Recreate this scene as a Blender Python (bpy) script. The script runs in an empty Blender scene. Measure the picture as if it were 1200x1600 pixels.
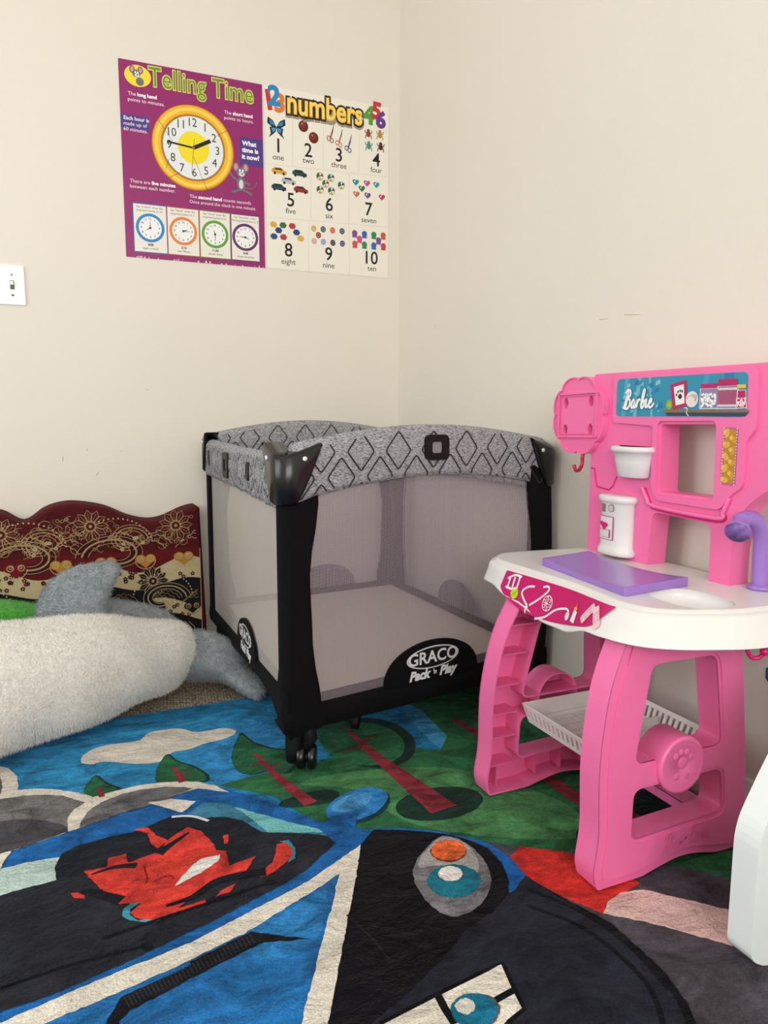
import bpy, bmesh, math, random
from mathutils import Vector, Matrix
from mathutils.geometry import tessellate_polygon
import numpy as np
random.seed(7)
PI = math.pi
C = bpy.context.scene.collection
SC = bpy.context.scene

# ------------------------------------------------------------------ camera
CAMLOC = Vector((-1.206, -2.576, 0.79))
FPX, PITCH, YAW = 1155.0, math.atan(155/1155.0), math.radians(24)
cam = bpy.data.cameras.new('camera'); camo = bpy.data.objects.new('camera', cam); C.objects.link(camo)
cam.sensor_fit = 'VERTICAL'; cam.sensor_height = 36; cam.lens = FPX/1600*36
camo.location = CAMLOC; camo.rotation_euler = (PI/2-PITCH, math.radians(-0.15), -YAW)
cam.clip_start = 0.02
SC.camera = camo

# ------------------------------------------------------------------ world, lights, exposure
w = bpy.data.worlds.new('world'); SC.world = w; w.use_nodes = True
w.node_tree.nodes['Background'].inputs[0].default_value = (0.80, 0.90, 1.0, 1)
w.node_tree.nodes['Background'].inputs[1].default_value = 1.0

def area(name, loc, target, sx, sy, power, col):
    l = bpy.data.lights.new(name, 'AREA'); l.shape = 'RECTANGLE'; l.size = sx; l.size_y = sy
    l.energy = power; l.color = col
    o = bpy.data.objects.new(name, l); C.objects.link(o); o.location = loc
    o.rotation_euler = (Vector(target)-Vector(loc)).to_track_quat('-Z', 'Y').to_euler()
    return o
# daylight coming in through the two window openings of the room (left side and behind the camera)
area('daylight_side', (-3.50, -1.45, 1.45), (0, -1.35, 1.20), 1.7, 1.4, 42, (0.93, 0.98, 1.0))
area('daylight_rear', (-1.75, -4.75, 1.55), (-1.75, 0, 1.45), 2.2, 1.5, 94, (1.0, 0.975, 0.94))

vs = SC.view_settings
SC.display_settings.display_device = 'sRGB'
vs.view_transform = 'Standard'; vs.look = 'None'; vs.gamma = 1.0; vs.use_curve_mapping = False
vs.exposure = -0.17

# ------------------------------------------------------------------ helpers
_fw = Vector((math.sin(YAW), math.cos(YAW), 0)); _rt = Vector((math.cos(YAW), -math.sin(YAW), 0)); _up = Vector((0, 0, 1))
_fwd = _fw*math.cos(PITCH)-_up*math.sin(PITCH); _dn = -_fw*math.sin(PITCH)-_up*math.cos(PITCH)
def on(px, py, ax, v):
    """photo measurement -> point on a real plane of the room (x, y or z = v)"""
    r = _fwd*FPX+_rt*(px-600)+_dn*(py-800); i = 'xyz'.index(ax)
    return CAMLOC+r*((v-CAMLOC[i])/r[i])
def lin(c):
    if isinstance(c, str): c = tuple(int(c[i:i+2], 16)/255 for i in (0, 2, 4))
    return tuple(((x/12.92) if x <= .04045 else ((x+.055)/1.055)**2.4) for x in c)+(1,)

def nodes(name):
    m = bpy.data.materials.new(name); m.use_nodes = True
    nt = m.node_tree; b = nt.nodes['Principled BSDF']
    return m, nt, b
def N(nt, t, **kw):
    n = nt.nodes.new(t)
    for k, v in kw.items():
        if k in n.inputs: n.inputs[k].default_value = v
        else: setattr(n, k, v)
    return n
def L(nt, a, b): nt.links.new(a, b)

_mats = {}
def plastic(hexc, rough=.35, spec=.5, bump=.0, sss=0):
    k = ('pl', hexc, rough, bump, sss)
    if k in _mats: return _mats[k]
    m, nt, b = nodes('plastic_'+hexc)
    b.inputs['Roughness'].default_value = rough
    b.inputs['Specular IOR Level'].default_value = spec
    c = lin(hexc)
    tc = N(nt, 'ShaderNodeTexCoord'); no = N(nt, 'ShaderNodeTexNoise', Scale=9.0, Detail=3.0)
    L(nt, tc.outputs['Object'], no.inputs['Vector'])
    mx = N(nt, 'ShaderNodeMix', data_type='RGBA')
    mx.inputs[6].default_value = tuple(x*.95 for x in c[:3])+(1,); mx.inputs[7].default_value = tuple(min(1, x*1.05) for x in c[:3])+(1,)
    L(nt, no.outputs['Fac'], mx.inputs[0]); L(nt, mx.outputs[2], b.inputs['Base Color'])
    if sss:
        b.inputs['Subsurface Weight'].default_value = sss; b.inputs['Subsurface Radius'].default_value = (.02, .01, .01)
        b.inputs['Subsurface Scale'].default_value = .3
    if bump:
        n2 = N(nt, 'ShaderNodeTexNoise', Scale=120.0, Detail=2.0); L(nt, tc.outputs['Object'], n2.inputs['Vector'])
        bp = N(nt, 'ShaderNodeBump', Strength=bump, Distance=.002); L(nt, n2.outputs['Fac'], bp.inputs['Height']); L(nt, bp.outputs[0], b.inputs['Normal'])
    _mats[k] = m; return m
def paper(hexc, rough=.38):
    k = ('pa', hexc, rough)
    if k in _mats: return _mats[k]
    m, nt, b = nodes('print_'+hexc); b.inputs['Base Color'].default_value = lin(hexc); b.inputs['Roughness'].default_value = rough
    b.inputs['Specular IOR Level'].default_value = .35
    tc = N(nt, 'ShaderNodeTexCoord'); no = N(nt, 'ShaderNodeTexNoise', Scale=7.0, Detail=3.0); L(nt, tc.outputs['Object'], no.inputs['Vector'])
    bp = N(nt, 'ShaderNodeBump', Strength=.25, Distance=.01); L(nt, no.outputs['Fac'], bp.inputs['Height']); L(nt, bp.outputs[0], b.inputs['Normal'])
    _mats[k] = m; return m
def pile(hexc):
    """velvet pile of the rug: mottling paints the sheen of brushed pile into the colour"""
    k = ('rug', hexc)
    if k in _mats: return _mats[k]
    m, nt, b = nodes('pile_'+hexc); c = lin(hexc)
    tc = N(nt, 'ShaderNodeTexCoord')
    mp = N(nt, 'ShaderNodeMapping'); mp.inputs['Scale'].default_value = (1, 1.6, 1); mp.inputs['Rotation'].default_value = (0, 0, .5)
    L(nt, tc.outputs['Object'], mp.inputs['Vector'])
    n1 = N(nt, 'ShaderNodeTexNoise', Scale=11.0, Detail=10.0, Roughness=.74, Distortion=.9); L(nt, mp.outputs[0], n1.inputs['Vector'])
    n2 = N(nt, 'ShaderNodeTexNoise', Scale=320.0, Detail=2.0); L(nt, tc.outputs['Object'], n2.inputs['Vector'])
    r1 = N(nt, 'ShaderNodeMapRange'); r1.inputs[1].default_value = .36; r1.inputs[2].default_value = .66; r1.inputs[3].default_value = .40; r1.inputs[4].default_value = 1.42
    L(nt, n1.outputs['Fac'], r1.inputs[0])
    lum = .2*c[0]+.7*c[1]+.1*c[2]
    if lum > .3: r1.inputs[3].default_value = .74; r1.inputs[4].default_value = 1.16
    r2 = N(nt, 'ShaderNodeMapRange'); r2.inputs[3].default_value = .55; r2.inputs[4].default_value = 1.45
    L(nt, n2.outputs['Fac'], r2.inputs[0])
    mu = N(nt, 'ShaderNodeMath', operation='MULTIPLY'); L(nt, r1.outputs[0], mu.inputs[0]); L(nt, r2.outputs[0], mu.inputs[1])
    vm = N(nt, 'ShaderNodeVectorMath', operation='SCALE'); vm.inputs[0].default_value = c[:3]; L(nt, mu.outputs[0], vm.inputs['Scale'])  # crushed-velvet highlights multiplied into the base colour
    L(nt, vm.outputs[0], b.inputs['Base Color'])
    b.inputs['Roughness'].default_value = .95; b.inputs['Specular IOR Level'].default_value = .04
    b.inputs['Sheen Weight'].default_value = .04; b.inputs['Sheen Roughness'].default_value = .5
    n3 = N(nt, 'ShaderNodeTexNoise', Scale=14.0, Detail=5.0, Roughness=.6, Distortion=.6); L(nt, mp.outputs[0], n3.inputs['Vector'])
    b1 = N(nt, 'ShaderNodeBump', Strength=.8, Distance=.022); L(nt, n3.outputs['Fac'], b1.inputs['Height'])
    b2 = N(nt, 'ShaderNodeBump', Strength=.6, Distance=.003); L(nt, n2.outputs['Fac'], b2.inputs['Height']); L(nt, b1.outputs[0], b2.inputs['Normal'])
    L(nt, b2.outputs[0], b.inputs['Normal'])
    _mats[k] = m; return m
def woven(hexc, scale=500, amt=.25, rough=.85):
    k = ('wv', hexc, scale)
    if k in _mats: return _mats[k]
    m, nt, b = nodes('cloth_'+hexc); c = lin(hexc)
    tc = N(nt, 'ShaderNodeTexCoord'); mp = N(nt, 'ShaderNodeMapping'); mp.inputs['Scale'].default_value = (1, 1, 3.5)
    L(nt, tc.outputs['Object'], mp.inputs['Vector'])
    n2 = N(nt, 'ShaderNodeTexNoise', Scale=float(scale), Detail=2.0); L(nt, mp.outputs[0], n2.inputs['Vector'])
    r2 = N(nt, 'ShaderNodeMapRange'); r2.inputs[1].default_value = .3; r2.inputs[2].default_value = .7; r2.inputs[3].default_value = 1-amt; r2.inputs[4].default_value = 1+amt
    L(nt, n2.outputs['Fac'], r2.inputs[0])
    vm = N(nt, 'ShaderNodeVectorMath', operation='SCALE'); vm.inputs[0].default_value = c[:3]; L(nt, r2.outputs[0], vm.inputs['Scale'])
    L(nt, vm.outputs[0], b.inputs['Base Color']); b.inputs['Roughness'].default_value = rough; b.inputs['Specular IOR Level'].default_value = .2
    bp = N(nt, 'ShaderNodeBump', Strength=.3, Distance=.001); L(nt, n2.outputs['Fac'], bp.inputs['Height']); L(nt, bp.outputs[0], b.inputs['Normal'])
    _mats[k] = m; return m

def link(name, me, parent=None, org=None):
    o = bpy.data.objects.new(name, me); C.objects.link(o)
    if parent is not None:
        o.parent = parent
        r = parent
        while r.parent: r = r.parent
        me.transform(Matrix.Translation(-Vector(r['_o'])))
    elif org is not None:
        me.transform(Matrix.Translation(-Vector(org))); o.location = org; o['_o'] = tuple(org)
    return o
def thing(name, loc, label, cat, group=None):
    o = bpy.data.objects.new(name, None); C.objects.link(o); o.location = loc; o['_o'] = tuple(loc)
    o.empty_display_size = .05; o['label'] = label; o['category'] = cat
    if group: o['group'] = group
    return o
def tag(o, label, cat, group=None):
    o['label'] = label; o['category'] = cat
    if group: o['group'] = group
    return o

class MB:
    """collects shapes into one mesh, one material slot per material"""
    def __init__(s): s.v = []; s.f = []; s.m = []; s.mats = []; s.sm = []
    def mi(s, mat):
        if mat not in s.mats: s.mats.append(mat)
        return s.mats.index(mat)
    def add(s, vs_, fs, mat, smooth=False):
        b = len(s.v); s.v += [tuple(p) for p in vs_]; k = s.mi(mat)
        for f in fs: s.f.append(tuple(i+b for i in f)); s.m.append(k); s.sm.append(smooth)
    def box(s, x0, x1, y0, y1, z0, z1, mat):
        P = [(x, y, z) for x in (x0, x1) for y in (y0, y1) for z in (z0, z1)]
        s.add(P, [(0, 1, 3, 2), (4, 6, 7, 5), (0, 4, 5, 1), (2, 3, 7, 6), (0, 2, 6, 4), (1, 5, 7, 3)], mat)
    def prism(s, loops, fn, h0, h1, mat, caps=(1, 1), smooth=False):
        """loops of 2-D points (first the outline, then holes); fn(u,v,h) -> 3-D"""
        flat = [p for l in loops for p in l]; n = len(flat)
        tri = tessellate_polygon([[Vector((p[0], p[1], 0)) for p in l] for l in loops])
        A = [fn(p[0], p[1], h0) for p in flat]; B = [fn(p[0], p[1], h1) for p in flat]
        fs = []
        if caps[0]: fs += [tuple(t) for t in tri]
        if caps[1]: fs += [tuple(i+n for i in t) for t in tri]
        s.add(A+B, fs, mat)
        o = 0; q = []
        for l in loops:
            k = len(l)
            for i in range(k): j = (i+1) % k; q.append((o+i, o+j, o+j+n, o+i+n))
            o += k
        s.add(A+B, q, mat, smooth)
    def ribbon(s, loop, fn, h0, h1, t, mat):
        """upright wall of thickness t along a closed loop (t to the inside)"""
        ins = offset(loop, t); k = len(loop)
        V = [fn(p[0], p[1], h0) for p in loop]+[fn(p[0], p[1], h1) for p in loop]+[fn(p[0], p[1], h0) for p in ins]+[fn(p[0], p[1], h1) for p in ins]
        q = []
        for i in range(k):
            j = (i+1) % k
            q += [(i, j, j+k, i+k), (i+2*k, i+3*k, j+3*k, j+2*k), (i+k, j+k, j+3*k, i+3*k), (i, i+2*k, j+2*k, j)]
        s.add(V, q, mat)
    def loft(s, rings, mat, close=True, cap0=True, cap1=True, smooth=True):
        n = len(rings[0]); V = [p for r in rings for p in r]; q = []
        for i in range(len(rings)-1):
            for j in range(n if close else n-1):
                k = (j+1) % n; q.append((i*n+j, i*n+k, (i+1)*n+k, (i+1)*n+j))
        if cap0: q.append(tuple(range(n)))
        if cap1: q.append(tuple((len(rings)-1)*n+j for j in range(n)))
        s.add(V, q, mat, smooth)
    def tube(s, pts, r, mat, n=12, caps=True):
        pts = [Vector(p) for p in pts]; rs = r if isinstance(r, (list, tuple)) else [r]*len(pts)
        rings = []; prev = None
        for i, p in enumerate(pts):
            t = (pts[min(i+1, len(pts)-1)]-pts[max(i-1, 0)]).normalized()
            if prev is None:
                a = t.orthogonal().normalized()
            else:
                a = (prev-t*prev.dot(t)).normalized()
            prev = a; b = t.cross(a)
            rings.append([p+(a*math.cos(2*PI*k/n)+b*math.sin(2*PI*k/n))*rs[i] for k in range(n)])
        s.loft(rings, mat, cap0=caps, cap1=caps)
    def ball(s, c, rx, ry, rz, mat, n=20, m=12):
        c = Vector(c); rings = []
        for i in range(m+1):
            th = PI*(i+.02)/(m+.04)
            rings.append([c+Vector((rx*math.sin(th)*math.cos(2*PI*k/n), ry*math.sin(th)*math.sin(2*PI*k/n), rz*math.cos(th))) for k in range(n)])
        s.loft(rings, mat)
    def build(s, name, parent=None, org=None, bevel=0, subsurf=0, solid=0, weighted=False):
        me = bpy.data.meshes.new(name); me.from_pydata(s.v, [], s.f)
        for mt in s.mats: me.materials.append(mt)
        me.polygons.foreach_set('material_index', s.m); me.polygons.foreach_set('use_smooth', s.sm)
        bm = bmesh.new(); bm.from_mesh(me)
        bmesh.ops.remove_doubles(bm, verts=bm.verts, dist=1e-6)
        bmesh.ops.recalc_face_normals(bm, faces=bm.faces)
        bm.to_mesh(me); bm.free(); me.update()
        o = link(name, me, parent, org)
        if solid:
            md = o.modifiers.new('solid', 'SOLIDIFY'); md.thickness = solid; md.offset = 0
        if bevel:
            md = o.modifiers.new('bevel', 'BEVEL'); md.width = bevel; md.segments = 2; md.limit_method = 'ANGLE'; md.angle_limit = math.radians(40)
        if subsurf:
            md = o.modifiers.new('sub', 'SUBSURF'); md.levels = subsurf; md.render_levels = subsurf
        return o

def area2(l): return sum(l[i][0]*l[(i+1) % len(l)][1]-l[(i+1) % len(l)][0]*l[i][1] for i in range(len(l)))/2
def offset(loop, t):
    """move every vertex inwards by t"""
    sgn = 1 if area2(loop) > 0 else -1; k = len(loop); out = []
    for i in range(k):
        p0, p, p1 = Vector(loop[i-1]).xy, Vector(loop[i]).xy, Vector(loop[(i+1) % k]).xy
        d0 = (p-p0); d1 = (p1-p)
        if d0.length < 1e-9: d0 = d1
        if d1.length < 1e-9: d1 = d0
        d0 = d0.normalized(); d1 = d1.normalized()
        n0 = Vector((-d0.y, d0.x))*sgn; n1 = Vector((-d1.y, d1.x))*sgn
        n = n0+n1
        n = n.normalized()*min(1/max(.35, n.normalized().dot(n0)), 2.2) if n.length > 1e-6 else n0
        out.append(tuple(p+n*t))
    return out
def fillet(pts, r, n=4):
    out = []; k = len(pts)
    for i in range(k):
        p0, p, p1 = Vector(pts[i-1][:2]), Vector(pts[i][:2]), Vector(pts[(i+1) % k][:2])
        rr = pts[i][2] if len(pts[i]) > 2 else r
        a = p0-p; b = p1-p; q = min(rr, a.length*.45, b.length*.45)
        if q < 1e-5: out.append(tuple(p)); continue
        A = p+a.normalized()*q; B = p+b.normalized()*q
        for j in range(n+1):
            t = j/n; out.append(tuple(A*(1-t)**2+p*2*t*(1-t)+B*t*t))
    return out
def smooth(pts, n=6, closed=False):
    """Catmull-Rom through the points"""
    P = [Vector(p) for p in pts]; k = len(P); out = []
    rng = range(k) if closed else range(k-1)
    for i in rng:
        if closed: a, b, c, d = P[i-1], P[i], P[(i+1) % k], P[(i+2) % k]
        else: a, b, c, d = P[max(i-1, 0)], P[i], P[i+1], P[min(i+2, k-1)]
        for j in range(n):
            t = j/n
            out.append(.5*((2*b)+(c-a)*t+(2*a-5*b+4*c-d)*t*t+(3*b-a-3*c+d)*t**3))
    if not closed: out.append(P[-1])
    return [tuple(p) for p in out]

_txt = {}
def text_mesh(s, bold=0, shear=0, spacing=1):
    k = (s, round(bold, 4), shear, spacing)
    if k in _txt: return _txt[k]
    cu = bpy.data.curves.new('t', 'FONT'); cu.body = s; cu.size = 1; cu.align_x = 'CENTER'; cu.align_y = 'CENTER'
    cu.offset = bold; cu.shear = shear; cu.space_character = spacing; cu.resolution_u = 3
    o = bpy.data.objects.new('t', cu); me = o.to_mesh()
    vs_ = [(v.co.x, v.co.y) for v in me.vertices]; fs = [tuple(p.vertices) for p in me.polygons]
    o.to_mesh_clear(); bpy.data.objects.remove(o); bpy.data.curves.remove(cu)
    _txt[k] = (vs_, fs); return _txt[k]

class Art(MB):
    """flat print: shapes in (u,v) laid on a surface, fn(u,v,h)"""
    def __init__(s, fn, matf, dh=.0004):
        super().__init__(); s.cnt = 0; s.mf = matf; s.dh = dh
        def g(u, v, h): s.cnt += 1; return fn(u, v, h+(s.cnt//4 % 4000)*2.0e-8+s.lift)
        s.lift = 0.0; s.fn = g
    def up(s): s.lift = (s.lift+3e-6) % 6e-5
    def poly(s, pts, col, lay=1):
        if len(pts) < 3: return
        s.up()
        tri = tessellate_polygon([[Vector((p[0], p[1], 0)) for p in pts]])
        s.add([s.fn(p[0], p[1], lay*s.dh) for p in pts], [tuple(t) for t in tri], s.mf(col))
    def ell(s, u, v, ru, rv, col, lay=1, n=32, rot=0):
        c, q = math.cos(rot), math.sin(rot)
        s.poly([(u+ru*math.cos(2*PI*i/n)*c-rv*math.sin(2*PI*i/n)*q, v+ru*math.cos(2*PI*i/n)*q+rv*math.sin(2*PI*i/n)*c) for i in range(n)], col, lay)
    def rect(s, u0, v0, u1, v1, col, lay=1): s.poly([(u0, v0), (u1, v0), (u1, v1), (u0, v1)], col, lay)
    def grid(s, u0, v0, u1, v1, col, lay=1, nu=20, nv=4):
        V = [s.fn(u0+(u1-u0)*i/nu, v0+(v1-v0)*j/nv, lay*s.dh) for i in range(nu+1) for j in range(nv+1)]
        s.add(V, [(i*(nv+1)+j, (i+1)*(nv+1)+j, (i+1)*(nv+1)+j+1, i*(nv+1)+j+1) for i in range(nu) for j in range(nv)], s.mf(col), True)
    def stroke(s, pts, wd, col, lay=1, closed=False, taper=False):
        P = [Vector(p[:2]) for p in pts]; k = len(P)
        if k < 2: return
        V = []; s.up()
        for i in range(k):
            a = P[i-1] if (i or closed) else P[i]; b = P[(i+1) % k] if (i < k-1 or closed) else P[i]
            d = (b-a).normalized() if (b-a).length > 1e-9 else Vector((1, 0)); nn = Vector((-d.y, d.x))
            ww = wd/2
            if isinstance(taper, tuple): ww *= taper[0]+(taper[1]-taper[0])*i/(k-1)
            V += [P[i]+nn*ww, P[i]-nn*ww]
        q = [(2*i, 2*i+1, 2*((i+1) % k)+1, 2*((i+1) % k)) for i in range(k if closed else k-1)]
        s.add([s.fn(p[0], p[1], lay*s.dh) for p in V], q, s.mf(col))
    def ring(s, u, v, r, wd, col, lay=1, a0=0, a1=2*PI, n=28, sq=1):
        full = abs(a1-a0-2*PI) < 1e-6
        m = n if full else n+1
        s.stroke([(u+r*math.cos(a0+(a1-a0)*i/n), v+r*sq*math.sin(a0+(a1-a0)*i/n)) for i in range(m)], wd, col, lay, closed=full)
    def text(s, t, u, v, size, col, lay=1, bold=0, rot=0, shear=0, sx=1, align='c', spacing=1):
        vs_, fs = text_mesh(t, bold/size if size else 0, shear, spacing)
        if not vs_: return
        x0 = min(p[0] for p in vs_); x1 = max(p[0] for p in vs_)
        off = {'c': -(x0+x1)/2, 'l': -x0, 'r': -x1}[align]
        c, q = math.cos(rot), math.sin(rot); V = []
        for p in vs_:
            a = (p[0]+off)*size*sx; b = p[1]*size
            V.append(s.fn(u+a*c-b*q, v+a*q+b*c, lay*s.dh))
        s.add(V, fs, s.mf(col))
    def build(s, name, parent=None, org=None, **kw):
        return super().build(name, parent, org, **kw)

# ------------------------------------------------------------------ room
def wall_mat(name, hexc):
    m, nt, b = nodes(name); b.inputs['Roughness'].default_value = .55; b.inputs['Specular IOR Level'].default_value = .25
    tc = N(nt, 'ShaderNodeTexCoord'); n0 = N(nt, 'ShaderNodeTexNoise', Scale=1.7, Detail=6.0, Roughness=.65); L(nt, tc.outputs['Object'], n0.inputs['Vector'])
    c = lin(hexc); mx = N(nt, 'ShaderNodeMix', data_type='RGBA')
    mx.inputs[6].default_value = tuple(x*.955 for x in c[:3])+(1,); mx.inputs[7].default_value = tuple(min(1, x*1.03) for x in c[:3])+(1,)
    L(nt, n0.outputs['Fac'], mx.inputs[0]); L(nt, mx.outputs[2], b.inputs['Base Color'])
    n1 = N(nt, 'ShaderNodeTexNoise', Scale=95.0, Detail=3.0); L(nt, tc.outputs['Object'], n1.inputs['Vector'])
    bp = N(nt, 'ShaderNodeBump', Strength=.12, Distance=.004); L(nt, n1.outputs['Fac'], bp.inputs['Height']); L(nt, bp.outputs[0], b.inputs['Normal'])
    return m
M_wall = wall_mat('wall_paint', 'E7E0D4')
M_ceil = wall_mat('ceiling_paint', 'F4F2EC')
def struct(name, boxes, mat):
    mb = MB()
    for b in boxes: mb.box(*b, mat)
    o = mb.build(name); o['kind'] = 'structure'; return o
XL, YB, HT = -3.4, -4.6, 2.6
struct('wall_left', [(XL-.1, 0.1, 0, .1, 0, HT)], M_wall)
struct('wall_right', [(0, .1, YB-.1, 0, 0, HT)], M_wall)
struct('wall_side', [(XL-.1, XL, YB, 0, 0, .75), (XL-.1, XL, YB, 0, 2.15, HT), (XL-.1, XL, YB, -2.3, .75, 2.15), (XL-.1, XL, -.6, 0, .75, 2.15)], M_wall)
struct('wall_rear', [(XL-.1, 0, YB-.1, YB, 0, .8), (XL-.1, 0, YB-.1, YB, 2.3, HT), (XL-.1, -2.8, YB-.1, YB, .8, 2.3), (-.6, 0, YB-.1, YB, .8, 2.3)], M_wall)
struct('ceiling', [(XL-.1, .1, YB-.1, .1, HT, HT+.05)], M_ceil)
# window frames in the two openings (behind and beside the camera)
M_trim = plastic('ECE8DE', .4)
mb = MB()
for (a, b2, c, d) in [(-2.3, -2.24, .75, 2.15), (-.66, -.6, .75, 2.15), (-1.47, -1.43, .75, 2.15)]: mb.box(XL-.08, XL-.03, a, b2, c, d, M_trim)
mb.box(XL-.08, XL-.03, -2.24, -.66, .75, .81, M_trim); mb.box(XL-.08, XL-.03, -2.24, -.66, 2.09, 2.15, M_trim)
o = mb.build('window_1'); o['kind'] = 'structure'
mb = MB()
for (a, b2) in [(-2.8, -2.74), (-.66, -.6), (-1.73, -1.67)]: mb.box(a, b2, YB-.08, YB-.03, .8, 2.3, M_trim)
mb.box(-2.74, -.66, YB-.08, YB-.03, .8, .86, M_trim); mb.box(-2.74, -.66, YB-.08, YB-.03, 2.24, 2.3, M_trim)
o = mb.build('window_2'); o['kind'] = 'structure'

m, nt, b = nodes('carpet')
tc = N(nt, 'ShaderNodeTexCoord'); mp = N(nt, 'ShaderNodeMapping'); mp.inputs['Rotation'].default_value = (0, 0, .25)
L(nt, tc.outputs['Object'], mp.inputs['Vector'])
vo = N(nt, 'ShaderNodeTexVoronoi', Scale=120.0); vo.inputs['Randomness'].default_value = .45; mp.inputs['Scale'].default_value = (1, .55, 1)
L(nt, mp.outputs[0], vo.inputs['Vector'])
cr = N(nt, 'ShaderNodeValToRGB'); cr.color_ramp.elements[0].color = lin('C2B5A0'); cr.color_ramp.elements[1].color = lin('5F5445'); cr.color_ramp.elements[1].position = .75
L(nt, vo.outputs['Distance'], cr.inputs['Fac']); L(nt, cr.outputs[0], b.inputs['Base Color']); b.inputs['Roughness'].default_value = .95
bp = N(nt, 'ShaderNodeBump', Strength=.9, Distance=.004); bp.invert = True; L(nt, vo.outputs['Distance'], bp.inputs['Height']); L(nt, bp.outputs[0], b.inputs['Normal'])
struct('floor', [(XL-.1, .1, YB-.1, .1, -.05, 0)], m)
struct('baseboard_left', [(XL, -.012, -.012, 0, 0, .085)], M_trim)
struct('baseboard_right', [(-.012, 0, YB, 0, 0, .085)], M_trim)

mb = MB(); Ms = plastic('CFC6B6', .6)
for (x, y, a, l) in ((150, 744, .9, .014), (136, 706, 1.5, .010), (98, 722, 1.5, .016), (188, 706, .1, .008), (228, 610, .2, .008)):
    p = on(x, y, 'y', 0); q = p+Vector((math.cos(a), 0, math.sin(a)))*l; mb.tube([(p.x, -.0004, p.z), ((p.x+q.x)/2, -.0012, (p.z+q.z)/2), (q.x, -.0004, q.z)], .0009, Ms, 6)
for (x, y, a, l) in ((680, 510, 1.2, .006), (655, 545, .8, .005), (987, 700, 1.1, .010), (1000, 490, .1, .05), (950, 497, .05, .03)):
    p = on(x, y, 'x', 0); q = p+Vector((0, math.cos(a), math.sin(a)))*l; mb.tube([(-.0004, p.y, p.z), (-.0008, (p.y+q.y)/2, (p.z+q.z)/2), (-.0004, q.y, q.z)], .0006, Ms, 6)
o = mb.build('wall_scuffs_1'); o['kind'] = 'structure'  # thin scuff marks on both walls

# ------------------------------------------------------------------ posters (flat prints on the left wall)
def wfn(base):
    return lambda u, v, h: (u, -base-h, v)
def Z1(x, y): p = on(170+x/4.571, 80+y/4.571, 'y', 0); return (p.x, p.z)
def Z2(x, y): p = on(400+x/4.85, 120+y/4.85, 'y', 0); return (p.x, p.z)
def sheet(mb, u0, v0, u1, v1, col):
    mb.box(u0, u1, -.0016, -.0002, v0, v1, paper(col))
# --- telling time
t = Art(wfn(.0016), paper, .00012)
U0, U1, V0, V1 = -.963, -.509, 1.283, 1.875
sheet(t, U0, V0, U1, V1, '93246A')
def txt(z, s, size, col, **k):
    u, v = z; t.text(s, u, v, size*.93, col, **k)
def wd_(s, size): v_ = text_mesh(s, 0, 0, 1)[0]; return (max(p[0] for p in v_)-min(p[0] for p in v_))*size*.93
def after(z, s, s2):
    u, v = z; t.text(s2, u+wd_(s, .0165)+.0045, v, .0153, 'FFFFFF', 2, bold=.0005, align='l')
    return u+wd_(s, .0165)+.0045+wd_(s2, .0165)+.006, v
# heading, green letters with a light outline
u, v = Z1(668, 250); v -= .004; u -= .003
t.text('Telling Time', u, v, .083, 'D9DE6A', 2, bold=.0034, sx=.78, spacing=1.03)
t.text('Telling Time', u, v, .083, '6F942A', 3, bold=.0001, sx=.78, spacing=1.03)
u, v = Z1(200, 183); t.ell(u, v, .040, .032, 'F2DE3A', 2)
# small plain grey mouse figures
def mouse(u, v, k, body=True):
    if body:
        t.ell(u+.0*k, v-.030*k, .011*k, .018*k, '6F7078', 3); t.ell(u, v-.031*k, .006*k, .012*k, 'D8D8DC', 4)
        t.stroke([(u-.008*k, v-.024*k), (u-.024*k, v-.012*k), (u-.030*k, v-.002*k)], .005*k, '6F7078', 3)
        t.stroke([(u+.008*k, v-.024*k), (u+.024*k, v-.030*k)], .005*k, '6F7078', 3)
        t.stroke([(u-.005*k, v-.045*k), (u-.018*k, v-.052*k), (u-.026*k, v-.052*k)], .006*k, '6F7078', 3)
        t.stroke([(u+.005*k, v-.045*k), (u+.020*k, v-.050*k), (u+.030*k, v-.056*k)], .006*k, '6F7078', 3)
        t.stroke(smooth([(u+.008*k, v-.04*k), (u+.03*k, v-.038*k), (u+.04*k, v-.03*k), (u+.042*k, v-.02*k)]), .002*k, '6F7078', 3)
    for s_ in (-1, 1):
        t.ell(u+s_*.013*k, v+.012*k, .009*k, .012*k, '6F7078', 3); t.ell(u+s_*.013*k, v+.012*k, .005*k, .008*k, 'E58FA0', 4)
    t.ell(u, v, .013*k, .012*k, '6F7078', 5); t.ell(u+.002*k, v-.005*k, .008*k, .006*k, 'D8D8DC', 6)
    t.ell(u-.003*k, v+.004*k, .0025*k, .003*k, 'FFFFFF', 6); t.ell(u+.005*k, v+.004*k, .0025*k, .003*k, 'FFFFFF', 6)
    t.ell(u+.003*k, v-.004*k, .002*k, .002*k, '26242A', 7)
mouse(u-.004, v+.006, .95, False); t.ell(u+.006, v-.016, .012, .012, '6F7078', 3)
mouse(*Z1(938, 868), 1.25)
txt(Z1(130, 305), 'The', .0165, 'F6E9F2', lay=2, align='l'); after(Z1(130, 305), 'The', 'long hand')
txt(Z1(130, 347), 'points to minutes.', .0165, 'F6E9F2', lay=2, align='l')
txt(Z1(818, 440), 'The', .0165, 'F6E9F2', lay=2, align='l'); after(Z1(818, 440), 'The', 'short hand')
txt(Z1(818, 478), 'points to hours.', .0165, 'F6E9F2', lay=2, align='l')
a, bb = Z1(84, 450); c_, d_ = Z1(285, 580); t.rect(U0, d_, c_, bb, '4E3A86', 2)
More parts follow.
